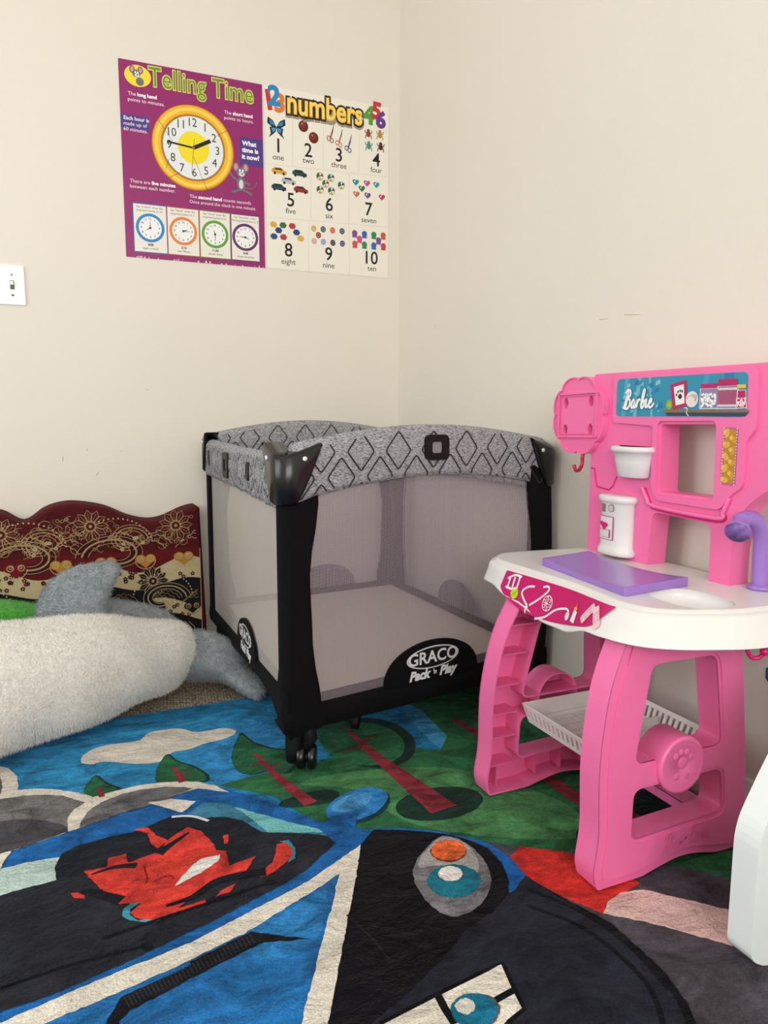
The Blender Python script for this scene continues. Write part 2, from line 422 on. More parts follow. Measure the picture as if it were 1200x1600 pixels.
for i, s_ in enumerate(['Each hour is', 'made up of', '60 minutes.']): txt(Z1(100, 478+i*40), s_, .0168, 'F6E9F2', lay=3, align='l', bold=.0003 if i == 0 else 0)
a, bb = Z1(930, 615); c_, d_ = Z1(1092, 835); t.rect(a, d_, U1, bb, '4E3A86', 2)
for i, s_ in enumerate(['What', 'time is', 'it now?']): txt(Z1(945, 660+i*48), s_, .022, 'FFFFFF', lay=3, align='l', bold=.0007)
txt(Z1(147, 930), 'There are', .0165, 'F6E9F2', lay=2, align='l'); after(Z1(147, 930), 'There are', 'five minutes')
txt(Z1(147, 968), 'between each number.', .0165, 'F6E9F2', lay=2, align='l')
txt(Z1(573, 1040), 'The', .0165, 'F6E9F2', lay=2, align='l'); a, bb = after(Z1(573, 1040), 'The', 'second hand'); t.text('counts seconds.', a, bb, .0150, 'F6E9F2', 2, align='l')
txt(Z1(573, 1078), 'Once around the clock is one minute.', .0155, 'F6E9F2', lay=2, align='l')
# big clock
cu_, cv_ = Z1(600, 697)
t.ell(cu_, cv_, .1315, .1315, 'C77A14', 3, 64); t.ell(cu_, cv_+.001, .128, .128, 'F2B61E', 4, 64)
t.ring(cu_, cv_, .117, .010, 'F8D25A', 5, n=64); t.ring(cu_, cv_, .100, .006, 'B9780F', 5, n=64)
t.ell(cu_, cv_, .098, .098, '3C3C3C', 6, 64); t.ell(cu_, cv_, .0968, .0968, 'E8EAEA', 7, 64); t.ell(cu_, cv_, .050, .050, 'F3DD1C', 8, 48)
for h in range(1, 13):
    an = PI/2-h*PI/6; t.text(str(h), cu_+.077*math.cos(an), cv_+.077*math.sin(an), .037, '2A2A2A', 9, sx=.9)
    t.stroke([(cu_+.0925*math.cos(an), cv_+.0925*math.sin(an)), (cu_+.0965*math.cos(an), cv_+.0965*math.sin(an))], .001, '2A2A2A', 9)
def hand(an, ln, wd, col='141414', back=0.0, lay=11):
    an = math.radians(an); t.stroke([(cu_-back*math.sin(an), cv_-back*math.cos(an)), (cu_+ln*math.sin(an), cv_+ln*math.cos(an))], wd, col, lay)
hand(-92+8, .084, .0058); hand(62, .062, .012); hand(186, .080, .0010, back=.028)
for (q0, q1) in [((345, 490), (450, 650)), ((842, 570), (745, 620)), ((400, 850), (425, 780)), ((425, 910), (505, 870)), ((700, 1000), (600, 760))]:
    t.stroke([Z1(*q0), Z1(*q1)], .0010, '3C3220', 10)
t.ell(cu_, cv_, .0045, .0045, '8A6A60', 12)
# four small clocks
for i, (x0, x1, y0, y1, y2, y3, col, brd, cc, hh, mm, l1, l2, q) in enumerate([
    (165, 405, 1092, 1118, 1440, 1458, '1E86C8', '3B6FA8', (287, 1280), 240, 0, '8:00', "eight o'clock", ['Say "o\'clock" when the', 'long hand points to 12.']),
    (408, 636, 1118, 1143, 1460, 1478, 'E8822A', 'B5552A', (523, 1302), 67, 90, '2:15', 'two fifteen', ['Say "fifteen" when the', 'long hand points to 3.']),
    (640, 860, 1145, 1165, 1480, 1498, '5BA03A', '7A7A3A', (748, 1326), 345, 180, '11:30', 'eleven thirty', ['Say "thirty" when the', 'long hand points to 6.']),
    (865, 1068, 1168, 1190, 1500, 1517, '5E2E6A', '5E2E6A', (968, 1346), 112, 272, '3:45', 'three forty-five', ['Say "forty-five" when', 'the long hand points to 9.'])]):
    a, bb = Z1((x0+x1)/2, (y0+y1)/2); c_, d_ = Z1((x0+x1)/2, (y2+y3)/2); ul = Z1(x0, y0)[0]; ur = Z1(x1, y1)[0]
    t.rect(ul-.001, 1.300, ur+.001, 1.452, brd, 2); t.rect(ul+.002, 1.303, ur-.001, 1.449, 'ECE7DD', 3)
    mu_, mv_ = Z1(*cc); mu_ = (ul+ur)/2; mv_ = 1.378
    t.ell(mu_, mv_, .0445, .0445, col, 4, 40); t.ell(mu_, mv_, .0355, .0355, 'F2F2F0', 5, 40)
    for h in range(1, 13):
        an = PI/2-h*PI/6; t.text(str(h), mu_+.028*math.cos(an), mv_+.028*math.sin(an), .009, '2A2A2A', 6, bold=.0002)
    for an, ln, cl in ((hh, .015, '1C1C1C'), (mm, .021, ['A0202A', '1E86C8', 'A0202A', '1C1C1C'][i])):
        r_ = math.radians(an); t.stroke([(mu_, mv_), (mu_+ln*math.sin(r_), mv_+ln*math.cos(r_))], .003, cl, 7, taper=(1, .4))
    t.ell(mu_, mv_, .0035, .0035, '1C1C1C', 8)
    t.text(l1, mu_, 1.3255, .010, '1C1C1C', 4, bold=.0004); t.text(l2, mu_, 1.314, .0095, '1C1C1C', 4)
    t.text(q[0], mu_, 1.441, .0088, '1C1C1C', 4); t.text(q[1], mu_, 1.4305, .0088, '1C1C1C', 4)
# worn lower edge
for k in range(26):
    a = U0+random.random()*(U1-U0); hh_ = .004+.006*random.random(); ww_ = .002+.006*random.random(); b0 = V0
    t.poly([(a, b0), (a+ww_, b0), (a+ww_*.6, b0+hh_), (a+ww_*.1, b0+hh_*.6)], random.choice(['D9B8CC', 'C79AB4', 'E8DCE0']), 2)
o = t.build('educational_poster', org=((U0+U1)/2, 0, V0))
tag(o, 'purple telling time poster with a large yellow clock, taped to the wall', 'poster')

# --- numbers
t = Art(wfn(.0016), paper, .00012)
U0, U1, V0, V1 = -.5005, -.045, 1.284, 1.876
sheet(t, U0, V0, U1, V1, 'EFEADD')
for (s_, x, y, sz, col, rt) in [('1', 90, 185, .085, 'C8342E', .15), ('2', 130, 155, .085, '2A86C0', 0), ('3', 172, 210, .080, 'E07A2E', .0), ('4', 845, 300, .082, '4E9C3A', 0), ('5', 905, 265, .075, 'C8342E', -.1), ('6', 940, 335, .075, '6A3A8E', -.1)]:
    u, v = Z2(x, y); t.text(s_, u, v, sz, col, {'2': 4, '6': 4, '5': 3}.get(s_, 2), bold=.004, rot=rt)
u, v = Z2(515, 253)
u0_, v0_ = Z2(215, 200); u1_, v1_ = Z2(815, 305)
ang = 0.0
t.text('numbers', (u0_+u1_)/2, (v0_+v1_)/2-.006, .099, '9C9486', 4, bold=.011, rot=ang, sx=.80)
t.text('numbers', (u0_+u1_)/2-.001, (v0_+v1_)/2, .099, '241A12', 5, bold=.0095, rot=ang, sx=.80)
t.text('numbers', (u0_+u1_)/2-.001, (v0_+v1_)/2, .099, 'F4BE3C', 6, bold=.003, rot=ang, sx=.80)
t.text('numbers', (u0_+u1_)/2-.0005, (v0_+v1_)/2+.002, .099, 'F9D868', 7, bold=.0006, rot=ang, sx=.80)
for (s_, wd, x, y, y2) in [('1', 'one', 163, 530, 615), ('2', 'two', 390, 565, 640), ('3', 'three', 622, 600, 675), ('4', 'four', 905, 635, 710), ('5', 'five', 258, 940, 1022), ('6', 'six', 550, 975, 1058), ('7', 'seven', 850, 1010, 1090), ('8', 'eight', 243, 1320, 1405), ('9', 'nine', 547, 1350, 1432), ('10', 'ten', 873, 1378, 1455)]:
    u, v = Z2(x, y); t.text(s_, u, v, .064, '161616', 2, bold=.0006, sx=.95); u, v = Z2(x, y2); t.text(wd, u, v, .0265, '161616', 2)
# butterfly
u, v = Z2(148, 385)
for s_ in (-1, 1):
    t.poly([(u, v), (u+s_*.012, v+.020), (u+s_*.030, v+.030), (u+s_*.032, v+.010), (u+s_*.012, v-.004)], '16242E', 2)
    t.poly([(u+s_*.004, v+.003), (u+s_*.013, v+.016), (u+s_*.024, v+.022), (u+s_*.022, v+.008)], '2E86C0', 3)
    t.poly([(u, v), (u+s_*.024, v-.002), (u+s_*.020, v-.022), (u+s_*.028, v-.036), (u+s_*.012, v-.024), (u+s_*.002, v-.014)], '16242E', 2)
    t.poly([(u+s_*.003, v-.003), (u+s_*.018, v-.004), (u+s_*.014, v-.018), (u+s_*.004, v-.012)], '3C96CC', 3)
for (x, y) in [(352, 378), (430, 465)]:
    u, v = Z2(x, y); t.ell(u, v, .0175, .0185, '5E1D18', 2); t.ell(u-.002, v+.003, .012, .012, '7E2C22', 3); t.ell(u-.005, v+.007, .003, .003, 'C8907E', 4)
for (x, y, col) in [(565, 430, '8E4A3A'), (630, 465, 'C2664A'), (700, 505, '54407E')]:
    u, v = Z2(x, y)
    t.stroke([(u+.009, v+.030), (u+.002, v)], .005, '2E2A2C', 2, taper=(.3, 1)); t.stroke([(u+.003, v+.006), (u-.004, v-.016)], .005, col, 3)
    t.ring(u-.010, v-.018, .006, .003, col, 3, sq=1.2); t.ring(u+.001, v-.024, .006, .003, col, 3, sq=1.2)
for (x, y, col) in [(845, 435, '8A4A2A'), (932, 443, 'B08A3A'), (848, 527, '4E8A7A'), (938, 535, '4A1E1A')]:
    u, v = Z2(x, y); t.ell(u, v, .008, .011, col, 2); t.ell(u, v+.011, .006, .006, col, 2)
    for (dx, dy) in ((-.014, .012), (.014, .012), (-.012, -.016), (.012, -.016)): t.stroke([(u, v), (u+dx*.8, v+dy*.3), (u+dx, v+dy)], .0035, col, 3)
for (x, y, col) in [(170, 715, 'D8A02A'), (325, 733, '20444A'), (242, 790, 'B8BCC0'), (168, 838, '26424E'), (335, 857, '9C2A26')]:
    u, v = Z2(x, y); w_ = .026
    t.poly([(u-w_, v-.006), (u-w_, v+.003), (u-w_*.6, v+.010), (u+w_*.3, v+.010), (u+w_*.7, v+.002), (u+w_, v), (u+w_, v-.010), (u-w_*.2, v-.010)], col, 2)
    t.poly([(u-w_*.5, v+.008), (u+w_*.25, v+.008), (u+w_*.5, v+.002), (u-w_*.6, v+.003)], '1C2226' if col != '20444A' else '0E1416', 3)
    for q in (-.6, .6): t.ell(u+w_*q, v-.009, .0045, .0045, '18181A', 4, 14)
for (x, y) in [(478, 757), (562, 768), (522, 813), (640, 825), (480, 858), (566, 868)]:
    u, v = Z2(x, y); t.ell(u, v, .0128, .0135, 'E8E4D8', 2, 24)
    t.poly([(u, v)]+[(u+.012*math.cos(a), v+.0128*math.sin(a)) for a in (1.8, 2.2, 2.7, 3.2, 3.7)], '2E6A3A', 3); t.poly([(u, v)]+[(u+.012*math.cos(a), v+.0128*math.sin(a)) for a in (4.2, 4.7, 5.2)], 'D8A83A', 3)
    t.poly([(u, v)]+[(u+.012*math.cos(a), v+.0128*math.sin(a)) for a in (.1, .6, 1.0)], '2A4E7A' if x > 540 else '8E3A2A', 3); t.ring(u, v, .0122, .0012, '3A3A34', 4)
def heart(u, v, k, col, lay=2):
    P = []
    for i in range(24):
        a = 2*PI*i/24; P.append((u+k*.0625*16*math.sin(a)**3*1.0, v+k*.0625*(13*math.cos(a)-5*math.cos(2*a)-2*math.cos(3*a)-math.cos(4*a))))
    t.poly(P, col, lay)
for (x, y, col) in [(750, 800, '1E8A9A'), (835, 808, 'C04A8A'), (906, 820, '1E9AA0'), (796, 848, '2E6A44'), (755, 890, 'D86A34'), (840, 900, '6E4A92'), (948, 914, 'B83A5A')]:
    heart(*Z2(x, y), .0125, col); u, v = Z2(x-8, y-5); t.ell(u, v, .003, .003, 'E8D8DC', 3, 10)
for (x, y, col) in [(128, 1122, 'D8AE3E'), (200, 1128, '2E6A3A'), (270, 1134, 'B8383A'), (167, 1166, '26407A'), (302, 1182, '26407A'), (132, 1212, '1E4E86'), (204, 1218, 'B8383A'), (334, 1228, 'D8AE3E')]:
    u, v = Z2(x, y); t.poly([(u+.0135*math.cos(i*PI/3), v+.011*math.sin(i*PI/3)) for i in range(6)], col, 2)
for (x, y, col) in [(433, 1152, 'D8AE3E'), (504, 1158, '1E5E54'), (575, 1166, 'D8583A'), (647, 1172, '1E4A56'), (469, 1202, '9A2A26'), (436, 1248, 'D8A4AC'), (506, 1253, '7AA4D0'), (578, 1260, '16161A'), (650, 1266, '3E3A7A')]:
    u, v = Z2(x, y); t.ell(u, v, .0098, .0105, col, 2, 20); t.ring(u, v, .005, .001, 'D8D4CC', 3)
for (x, y, col) in [(743, 1186, '7E4A92'), (817, 1192, '2A6AB8'), (888, 1198, '2E8A5A'), (959, 1203, 'C85A34'), (780, 1228, 'D0507A'), (924, 1240, '7E4A92'), (745, 1266, 'D0504A'), (817, 1272, '2E8A5A'), (888, 1278, '2A6AB8'), (960, 1284, 'C8404A')]:
    u, v = Z2(x, y); t.ell(u, v, .0105, .0105, col, 2, 20)
    for q in (-.006, 0, .006): t.ell(u+q, v-.011, .0035, .005, col, 2, 10)
for (q0, q1) in [((55, 660), (990, 760)), ((80, 1065), (990, 1140)), ((272, 325), (270, 680)), ((505, 370), (500, 700)), ((780, 400), (770, 730)), ((410, 700), (410, 1090)), ((700, 740), (700, 1120)), ((395, 1100), (395, 1490)), ((700, 1130), (705, 1500))]:
    t.stroke([Z2(*q0), Z2(*q1)], .0012, 'D6D0C2', 2)
t.text('educational chart', U1-.022, V0+.008, .005, '6A665E', 2) if False else None
o = t.build('educational_poster', org=((U0+U1)/2, 0, V0))
tag(o, 'white numbers one to ten chart on the wall beside the room corner', 'poster')

# ------------------------------------------------------------------ light switch
M_sw = plastic('F1F1EE', .25); M_swd = plastic('5C5A52', .5)
sw = thing('light_switch', (-1.29, 0, 1.17), 'white wall switch plate left of the posters', 'light switch')
mb = MB(); xr = -1.262
mb.prism([fillet([(xr, 1.113), (xr, 1.229), (xr-.118, 1.229), (xr-.118, 1.113)], .004)], lambda u, v, h: (u, -h, v), 0, .006, M_sw)
mb.build('plate', sw, bevel=.002)
for dx in (.034, .083):
    mb = MB(); x = xr-dx; mb.box(x-.006, x+.006, -.008, -.005, 1.158, 1.184, M_swd); mb.box(x-.0045, x+.0045, -.0165, -.006, 1.170, 1.181, M_sw)
    mb.build('toggle', sw, bevel=.001)
    for z in (1.141, 1.201):
        mb = MB(); mb.tube([(x, -.005, z), (x, -.0072, z)], .0034, M_swd if z < 1.15 else plastic('A9A79E', .3), 12); mb.build('screw', sw)

# ------------------------------------------------------------------ rug
RX0, RX1, RY0, RY1, RZ = -2.35, -.035, -2.65, -.645, .012
def clip(P):
    for ax, lim, s_ in ((0, RX0, 1), (0, RX1, -1), (1, RY0, 1), (1, RY1, -1)):
        out = []
        for i in range(len(P)):
            a, b_ = P[i-1], P[i]; ia = (a[ax]-lim)*s_ >= 0; ib = (b_[ax]-lim)*s_ >= 0
            if ia != ib:
                tt = (lim-a[ax])/(b_[ax]-a[ax]); out.append((a[0]+(b_[0]-a[0])*tt, a[1]+(b_[1]-a[1])*tt))
            if ib: out.append(b_)
        P = out
        if not P: return P
    return P
def fuzz(P, step=.007, amp=.0011):
    out = []
    for i in range(len(P)):
        a, b_ = Vector(P[i-1][:2]), Vector(P[i][:2]); n = max(1, int((b_-a).length/step)); n = min(n, 160)
        for j in range(1, n+1):
            p = a+(b_-a)*j/n
            e = 0 if (min(abs(p.x-RX0), abs(p.x-RX1), abs(p.y-RY0), abs(p.y-RY1)) < 1e-4) else amp
            out.append((p.x+random.uniform(-e, e), p.y+random.uniform(-e, e)))
    return out
rug = Art(lambda u, v, h: (u, v, RZ+h), pile, .00030)
FR = {'P': (1, 0, 0), 'A': (2, 0, 1050), 'B': (1200/700, 500, 1100), 'C': (1200/440, 60, 1230), 'D': (4, 0, 1180), 'E': (4, 0, 1400), 'F': (4, 300, 1380), 'G': (1200/380, 480, 1220), 'H': (3.75, 580, 1420), 'K': (2, 300, 900)}
def W(f, x, y): k, ox, oy = FR[f]; p = on(ox+x/k, oy+y/k, 'z', RZ); return (p.x, p.y)
def R(f, pts, col, lay, sm=0):
    P = [W(f, *p) if len(p) == 2 else W(p[0], p[1], p[2]) for p in pts]
    if sm: P = smooth(P, sm, True)
    P = clip(P)
    if len(P) >= 3: rug.poly(fuzz(P), col, lay)
def RE(f, cx, cy, rx, ry, col, lay, rot=0):
    R(f, [(cx+rx*math.cos(a)*math.cos(rot)-ry*math.sin(a)*math.sin(rot), cy+rx*math.cos(a)*math.sin(rot)+ry*math.sin(a)*math.cos(rot)) for a in [2*PI*i/40 for i in range(40)]], col, lay)
def RS(f, pts, wd, col, lay, sm=5, taper=False):
    P = [W(f, *p) if len(p) == 2 else W(p[0], p[1], p[2]) for p in pts]
    if sm and len(P) > 2: P = smooth(P, sm)
    rug.stroke(P, wd, col, lay, taper=taper)
SKY, SKY2, GRN, GRN2, DGR, RED, WHT, NAVY, BLK, BLU, BLU2 = '1E77A8', '3C90BC', '2C6840', '4A8350', '14332A', '8A2C38', 'D6CEC2', '23242E', '0F0F13', '1B60A4', '2C7CC0'
GRY, GRY2, TEAL, RRED, MINT = '5E5D60', '3A3A40', '1B7388', 'E2352C', 'B6CCC6'
# body of the rug
rug.box(RX0, RX1, RY0, RY1, .001, RZ, pile(SKY))
# lighter sky patch and land
R('P', [(-300, 1240), (60, 1165), (350, 1120), (470, 1160), (520, 1200), (340, 1232), (200, 1260), (-200, 1300)], '2C88BC', 1, 4)
R('P', [(345, 1228), (410, 1208), (480, 1192), (560, 1176), (620, 1165), (690, 1172), (655, 1140), (628, 1108), (700, 1075), (1000, 960), (1300, 1000), (1300, 1390), (1160, 1376), (1060, 1352), (960, 1342), (908, 1334), (815, 1323), (700, 1312), (640, 1304), (540, 1300), (500, 1290), (430, 1245)], GRN, 1)
R('P', [(470, 1225), (560, 1205), (700, 1200), (820, 1230), (900, 1265), (900, 1310), (700, 1300), (610, 1270), (560, 1235)], GRN2, 2, 4)
R('P', [(690, 1172), (655, 1140), (628, 1108), (640, 1100), (660, 1110), (700, 1150)], SKY2, 2)
R('P', [(300, 1160), (420, 1130), (480, 1170), (500, 1192), (430, 1205), (360, 1220), (320, 1200)], '2F86C0', 2, 3)
# cloud
R('A', [(255, 285), (270, 258), (320, 235), (380, 226), (440, 216), (470, 192), (560, 179), (620, 190), (700, 177), (740, 186), (715, 207), (640, 227), (590, 246), (540, 255), (500, 285), (420, 290), (330, 283), (290, 292)], WHT, 3, 4)
# leaf trees
def tree(leaf, trunk, twigs, f='A', w0=.008, w1=.03, col='23603F'):
    R(f, leaf, DGR, 4, 4)
    cx = sum(p[0] for p in leaf)/len(leaf); cy = sum(p[1] for p in leaf)/len(leaf)
    R(f, [(cx+(p[0]-cx)*.93-5, cy+(p[1]-cy)*.93+2) for p in leaf], col, 5, 4)
    RS(f, trunk, w1, RED, 7, 4, taper=(w0/w1, 1))
    for q in twigs: RS(f, q, .008, RED, 6, 0, taper=(1, .3))
tree([(757, 192), (800, 222), (860, 240), (905, 245), (935, 280), (905, 318), (850, 312), (790, 324), (742, 308), (726, 268), (738, 225)], [(800, 258), (870, 330), (975, 415)], [[(830, 288), (780, 300)], [(850, 300), (890, 285)]])
tree([(529, 259), (560, 280), (620, 300), (655, 325), (650, 345), (590, 350), (500, 350), (490, 325), (500, 290)], [(545, 300), (575, 348)], [[(560, 318), (600, 318)]], w1=.018)
tree([(303, 326), (340, 350), (385, 370), (360, 385), (300, 396), (268, 386), (272, 360)], [(315, 365), (322, 395)], [], w1=.012)
R('G', [(0, 80), (40, 55), (110, 45), (160, 62), (150, 90), (90, 115), (0, 125)], DGR, 4, 3)
R('A', [(880, 410), (940, 385), (1020, 370), (1060, 378), (1040, 395), (960, 420), (890, 425)], DGR, 4, 3)
RE('B', 140, 105, 120, 66, '152F2A', 4, .12); RE('B', 118, 108, 112, 58, '2B6A44', 5, .10); RE('B', 60, 90, 66, 44, '225A3C', 6, .2)
RE('B', 322, 268, 118, 44, DGR, 4, -.12)
RS('B', [(75, 70), (150, 140), (240, 210), (335, 285)], .062, RED, 8, 4, taper=(.15, 1))
RS('B', [(130, 112), (60, 132)], .012, RED, 8, 0, taper=(1, .3)); RS('B', [(120, 105), (150, 82)], .012, RED, 8, 0, taper=(1, .3))
RS('B', [(360, 40), (440, 90), (600, 190), (760, 290), (900, 300)], .05, RED, 4, 3, taper=(.3, 1)); RE('B', 890, 270, 70, 38, '0F1E1A', 5, .3)
RE('B', 720, 350, 30, 32, DGR, 4); R('P', [(1000, 1130), (1080, 1100), (1200, 1180), (1120, 1225), (1040, 1190)], '1B4A34', 3, 3)
# road and red bumper behind the front panel of the kitchen
R('P', [(759, 1314), (815, 1323), (908, 1334), (1060, 1352), (1160, 1376), (1500, 1420), (1700, 2400), (900, 2400), (860, 1500), (800, 1400)], '4B474E', 2)
R('B', [(540, 381), (700, 402), (760, 410), (860, 480), (775, 530), (762, 562), (690, 532), (600, 496), (550, 455), (512, 411)], 'CE302A', 3)
R('B', [(775, 528), (810, 505), (870, 497), (960, 518), (1118, 555), (1108, 647), (900, 590), (762, 561)], 'D6B8B0', 4)
R('B', [(1118, 552), (1130, 545), (1122, 650), (1108, 647)], 'B8263A', 4)
R('B', [(860, 480), (940, 440), (1040, 460), (1140, 480), (1128, 560), (960, 520)], '454048', 3)
# blue car
R('P', [('P', -450, 1560), ('D', -400, 850), ('D', 0, 760), ('D', 30, 680), ('D', 85, 608), ('D', 200, 570), ('D', 420, 495), ('D', 600, 430), ('D', 760, 372), ('D', 930, 328), ('D', 1080, 272), ('D', 1200, 212), ('A', 640, 362), ('A', 720, 374), ('A', 800, 388), ('A', 900, 430), ('A', 1020, 475), ('A', 1060, 480), ('A', 1100, 490), ('G', 330, 245), ('P', 600, 1330), ('P', 480, 2600), ('P', -900, 2600)], BLU, 3)
RE('G', 262, 132, 160, 76, '0E3A46', 4, -.32); RE('G', 250, 122, 158, 74, '2E80C6', 5, -.32); RE('G', 225, 112, 105, 40, '4A98D2', 6, -.34)
R('G', [(130, 180), (260, 160), (240, 235), (330, 250), (270, 320), (170, 330), (60, 240)], BLU, 6)
# dust puffs
R('D', [(-1300, 420), (-700, 150), (-200, 60), (0, 80), (60, 90), (110, 140), (124, 200), (113, 228), (250, 218), (370, 225), (500, 245), (590, 270), (720, 235), (860, 200), (1000, 180), (1120, 172), (1240, 174), (1360, 200), (1440, 240), (1240, 215), (1130, 250), (930, 322), (760, 372), (600, 430), (430, 492), (200, 570), (85, 608), (-1300, 1150)], WHT, 6, 0)
R('D', [(-80, 150), (-10, 140), (20, 185), (8, 255), (-80, 270)], GRY, 7, 3)
R('D', [(-1200, 700), (-500, 400), (0, 288), (150, 265), (280, 258), (400, 265), (470, 285), (541, 305), (470, 350), (438, 390), (430, 420), (430, 490), (200, 570), (85, 608), (0, 640), (-1200, 1110)], '6E6C6C', 7)
R('D', [(-1200, 820), (-500, 520), (0, 430), (100, 413), (200, 412), (300, 422), (425, 455), (430, 490), (200, 570), (85, 608), (0, 636), (-1200, 1110)], '46444A', 8)
R('D', [(500, 470), (520, 410), (570, 350), (640, 305), (760, 255), (900, 222), (1050, 206), (1160, 208), (1210, 215), (1120, 252), (1040, 290), (930, 325), (760, 372), (600, 432)], '6A696C', 7)
# car roof pieces
R('A', [(0, 640), (0, 622), (90, 600), (190, 583), (178, 612), (182, 656), (80, 682), (0, 706), (-900, 985), (-900, 880)], MINT, 5)
R('A', [(0, 576), (40, 566), (12, 608), (0, 635), (-600, 850), (-600, 760)], WHT, 9)
R('A', [(465, 414), (540, 401), (615, 409), (590, 430), (570, 444)], WHT, 8)
R('A', [(590, 445), (640, 412), (700, 412), (740, 428), (860, 470), (1070, 520), (960, 530), (700, 480)], '3E7E9A', 4)
R('A', [(735, 424), (900, 470), (1040, 502), (960, 505), (840, 505), (800, 470)], '6FB8BC', 5)
# dark windscreen
R('A', [(-900, 985), (0, 706), (80, 682), (182, 656), (175, 612), (200, 572), (250, 547), (350, 520), (420, 506), (540, 455), (620, 462), (700, 456), (760, 468), (820, 504), (900, 506), (1000, 510), (1065, 526), (960, 622), (880, 672), (650, 792), (400, 912), (200, 1002), (0, 1072), (-900, 1420)], '24262F', 6)
R('A', [(420, 506), (540, 455), (640, 465), (700, 456), (760, 468), (820, 504), (760, 560), (600, 560), (430, 600), (180, 660), (175, 612), (200, 572), (250, 547), (350, 520)], '1B2028', 7)
RS('A', [(540, 458), (600, 455), (655, 470)], .007, 'D9DEDC', 8)
# red patches on the windscreen (plain generic shapes)
R('C', [(198, 368), (300, 350), (303, 312), (378, 292), (386, 330), (440, 312), (520, 282), (560, 228), (640, 178), (700, 195), (750, 250), (762, 276), (805, 280), (818, 342), (930, 302), (892, 365), (800, 395), (700, 445), (640, 492), (560, 560), (500, 578), (430, 570), (395, 545), (440, 505), (350, 508), (260, 432)], 'D23C32', 9)
R('C', [(410, 190), (470, 178), (505, 212), (560, 235), (510, 270), (480, 242), (470, 205)], 'D23C32', 9)
R('C', [(1020, 250), (1060, 240), (1090, 268), (1085, 305), (1040, 345), (985, 385), (950, 390), (975, 350), (1000, 330), (1015, 290)], 'D23C32', 9)
R('C', [(1030, 238), (1070, 232), (1100, 265), (1100, 310), (1068, 330), (1085, 300), (1085, 268), (1060, 245)], '3B93A8', 10)
R('C', [(790, 213), (815, 208), (816, 244), (796, 250)], 'D23C32', 9); R('C', [(145, 460), (170, 458), (204, 472), (206, 485), (155, 484)], 'D23C32', 9)
R('C', [(795, 440), (853, 415), (820, 455), (760, 475)], 'D23C32', 9)
R('C', [(400, 505), (445, 498), (400, 530), (395, 555), (430, 575), (530, 575), (480, 588), (400, 578), (362, 560), (368, 530)], '3B93A8', 10)
R('C', [(585, 432), (620, 388), (660, 342), (705, 310), (782, 296), (770, 325), (700, 372)], 'DDDCD8', 10)
RS('C', [(232, 382), (330, 350), (424, 343)], .016, '17181E', 10, taper=(.25, 1)); RS('C', [(516, 292), (560, 260), (648, 200)], .022, '17181E', 10, taper=(1, .2))
RS('C', [(190, 452), (250, 462), (360, 492)], .022, '15161C', 10, taper=(.5, 1)); RS('C', [(550, 516), (660, 478), (760, 412), (860, 385), (975, 368)], .022, '15161C', 11, taper=(.3, 1))
RS('C', [(575, 545), (640, 525), (720, 498)], .012, 'E0382C', 11); RS('C', [(455, 345), (470, 400), (462, 420)], .003, '7E1E1A', 10); RS('C', [(500, 410), (560, 385), (585, 400)], .004, '9E2620', 10)
RS('A', [(0, 1000), (200, 930), (330, 895), (450, 865)], .005, '0F1015', 9); RE('A', 462, 864, 20, 12, '0F1015', 9)
RS('A', [(330, 840), (500, 780), (650, 730), (850, 662)], .005, '0F1015', 12); RE('A', 852, 662, 18, 9, '0F1015', 12)
# white chevron and bonnet
R('P', [('P', -700, 1900), ('E', 35, 800), ('E', 600, 550), ('E', 1200, 305), ('F', 730, 0), ('G', 272, 320), ('F', 1030, 0), ('F', 990, 200), ('F', 865, 880), ('P', 420, 2400), ('P', 350, 2400), ('F', 695, 880), ('F', 800, 460), ('F', 880, 160), ('F', 915, 0), ('G', 165, 465), ('F', 860, 0), ('F', 620, 150), ('F', 330, 330), ('F', 0, 490), ('E', 1200, 415), ('E', 700, 640), ('E', 320, 800), ('P', -620, 2000)], 'D9D3C6', 9)
R('P', [('G', 165, 465), ('F', 860, 0), ('F', 620, 150), ('F', 330, 330), ('F', 0, 490), ('E', 700, 640), ('E', 320, 800), ('P', -600, 2010), ('P', -300, 2400), ('P', 360, 2400), ('F', 695, 880), ('F', 800, 460), ('F', 880, 160), ('F', 915, 0)], '236CAC', 8)
R('F', [(330, 420), (470, 290), (700, 120), (850, 60), (820, 300), (700, 420), (500, 500)], '2C79B6', 9, 4)
R('P', [('E', 640, 900), ('E', 690, 780), ('E', 760, 650), ('E', 1200, 450), ('F', 0, 505), ('F', 380, 316), ('F', 600, 345), ('F', 745, 358), ('F', 600, 374), ('F', 460, 381), ('F', 300, 462), ('F', 0, 612), ('E', 1000, 640), ('E', 830, 730), ('E', 760, 800), ('E', 730, 900)], '15161B', 10)
for i in range(34):
    q = i/33; x = 197+(392-197)*q; y = 1563+(1463-1563)*q
    RS('P', [(x, y), (x+8, y+15)], .0022, '2E2F34', 11, 0)
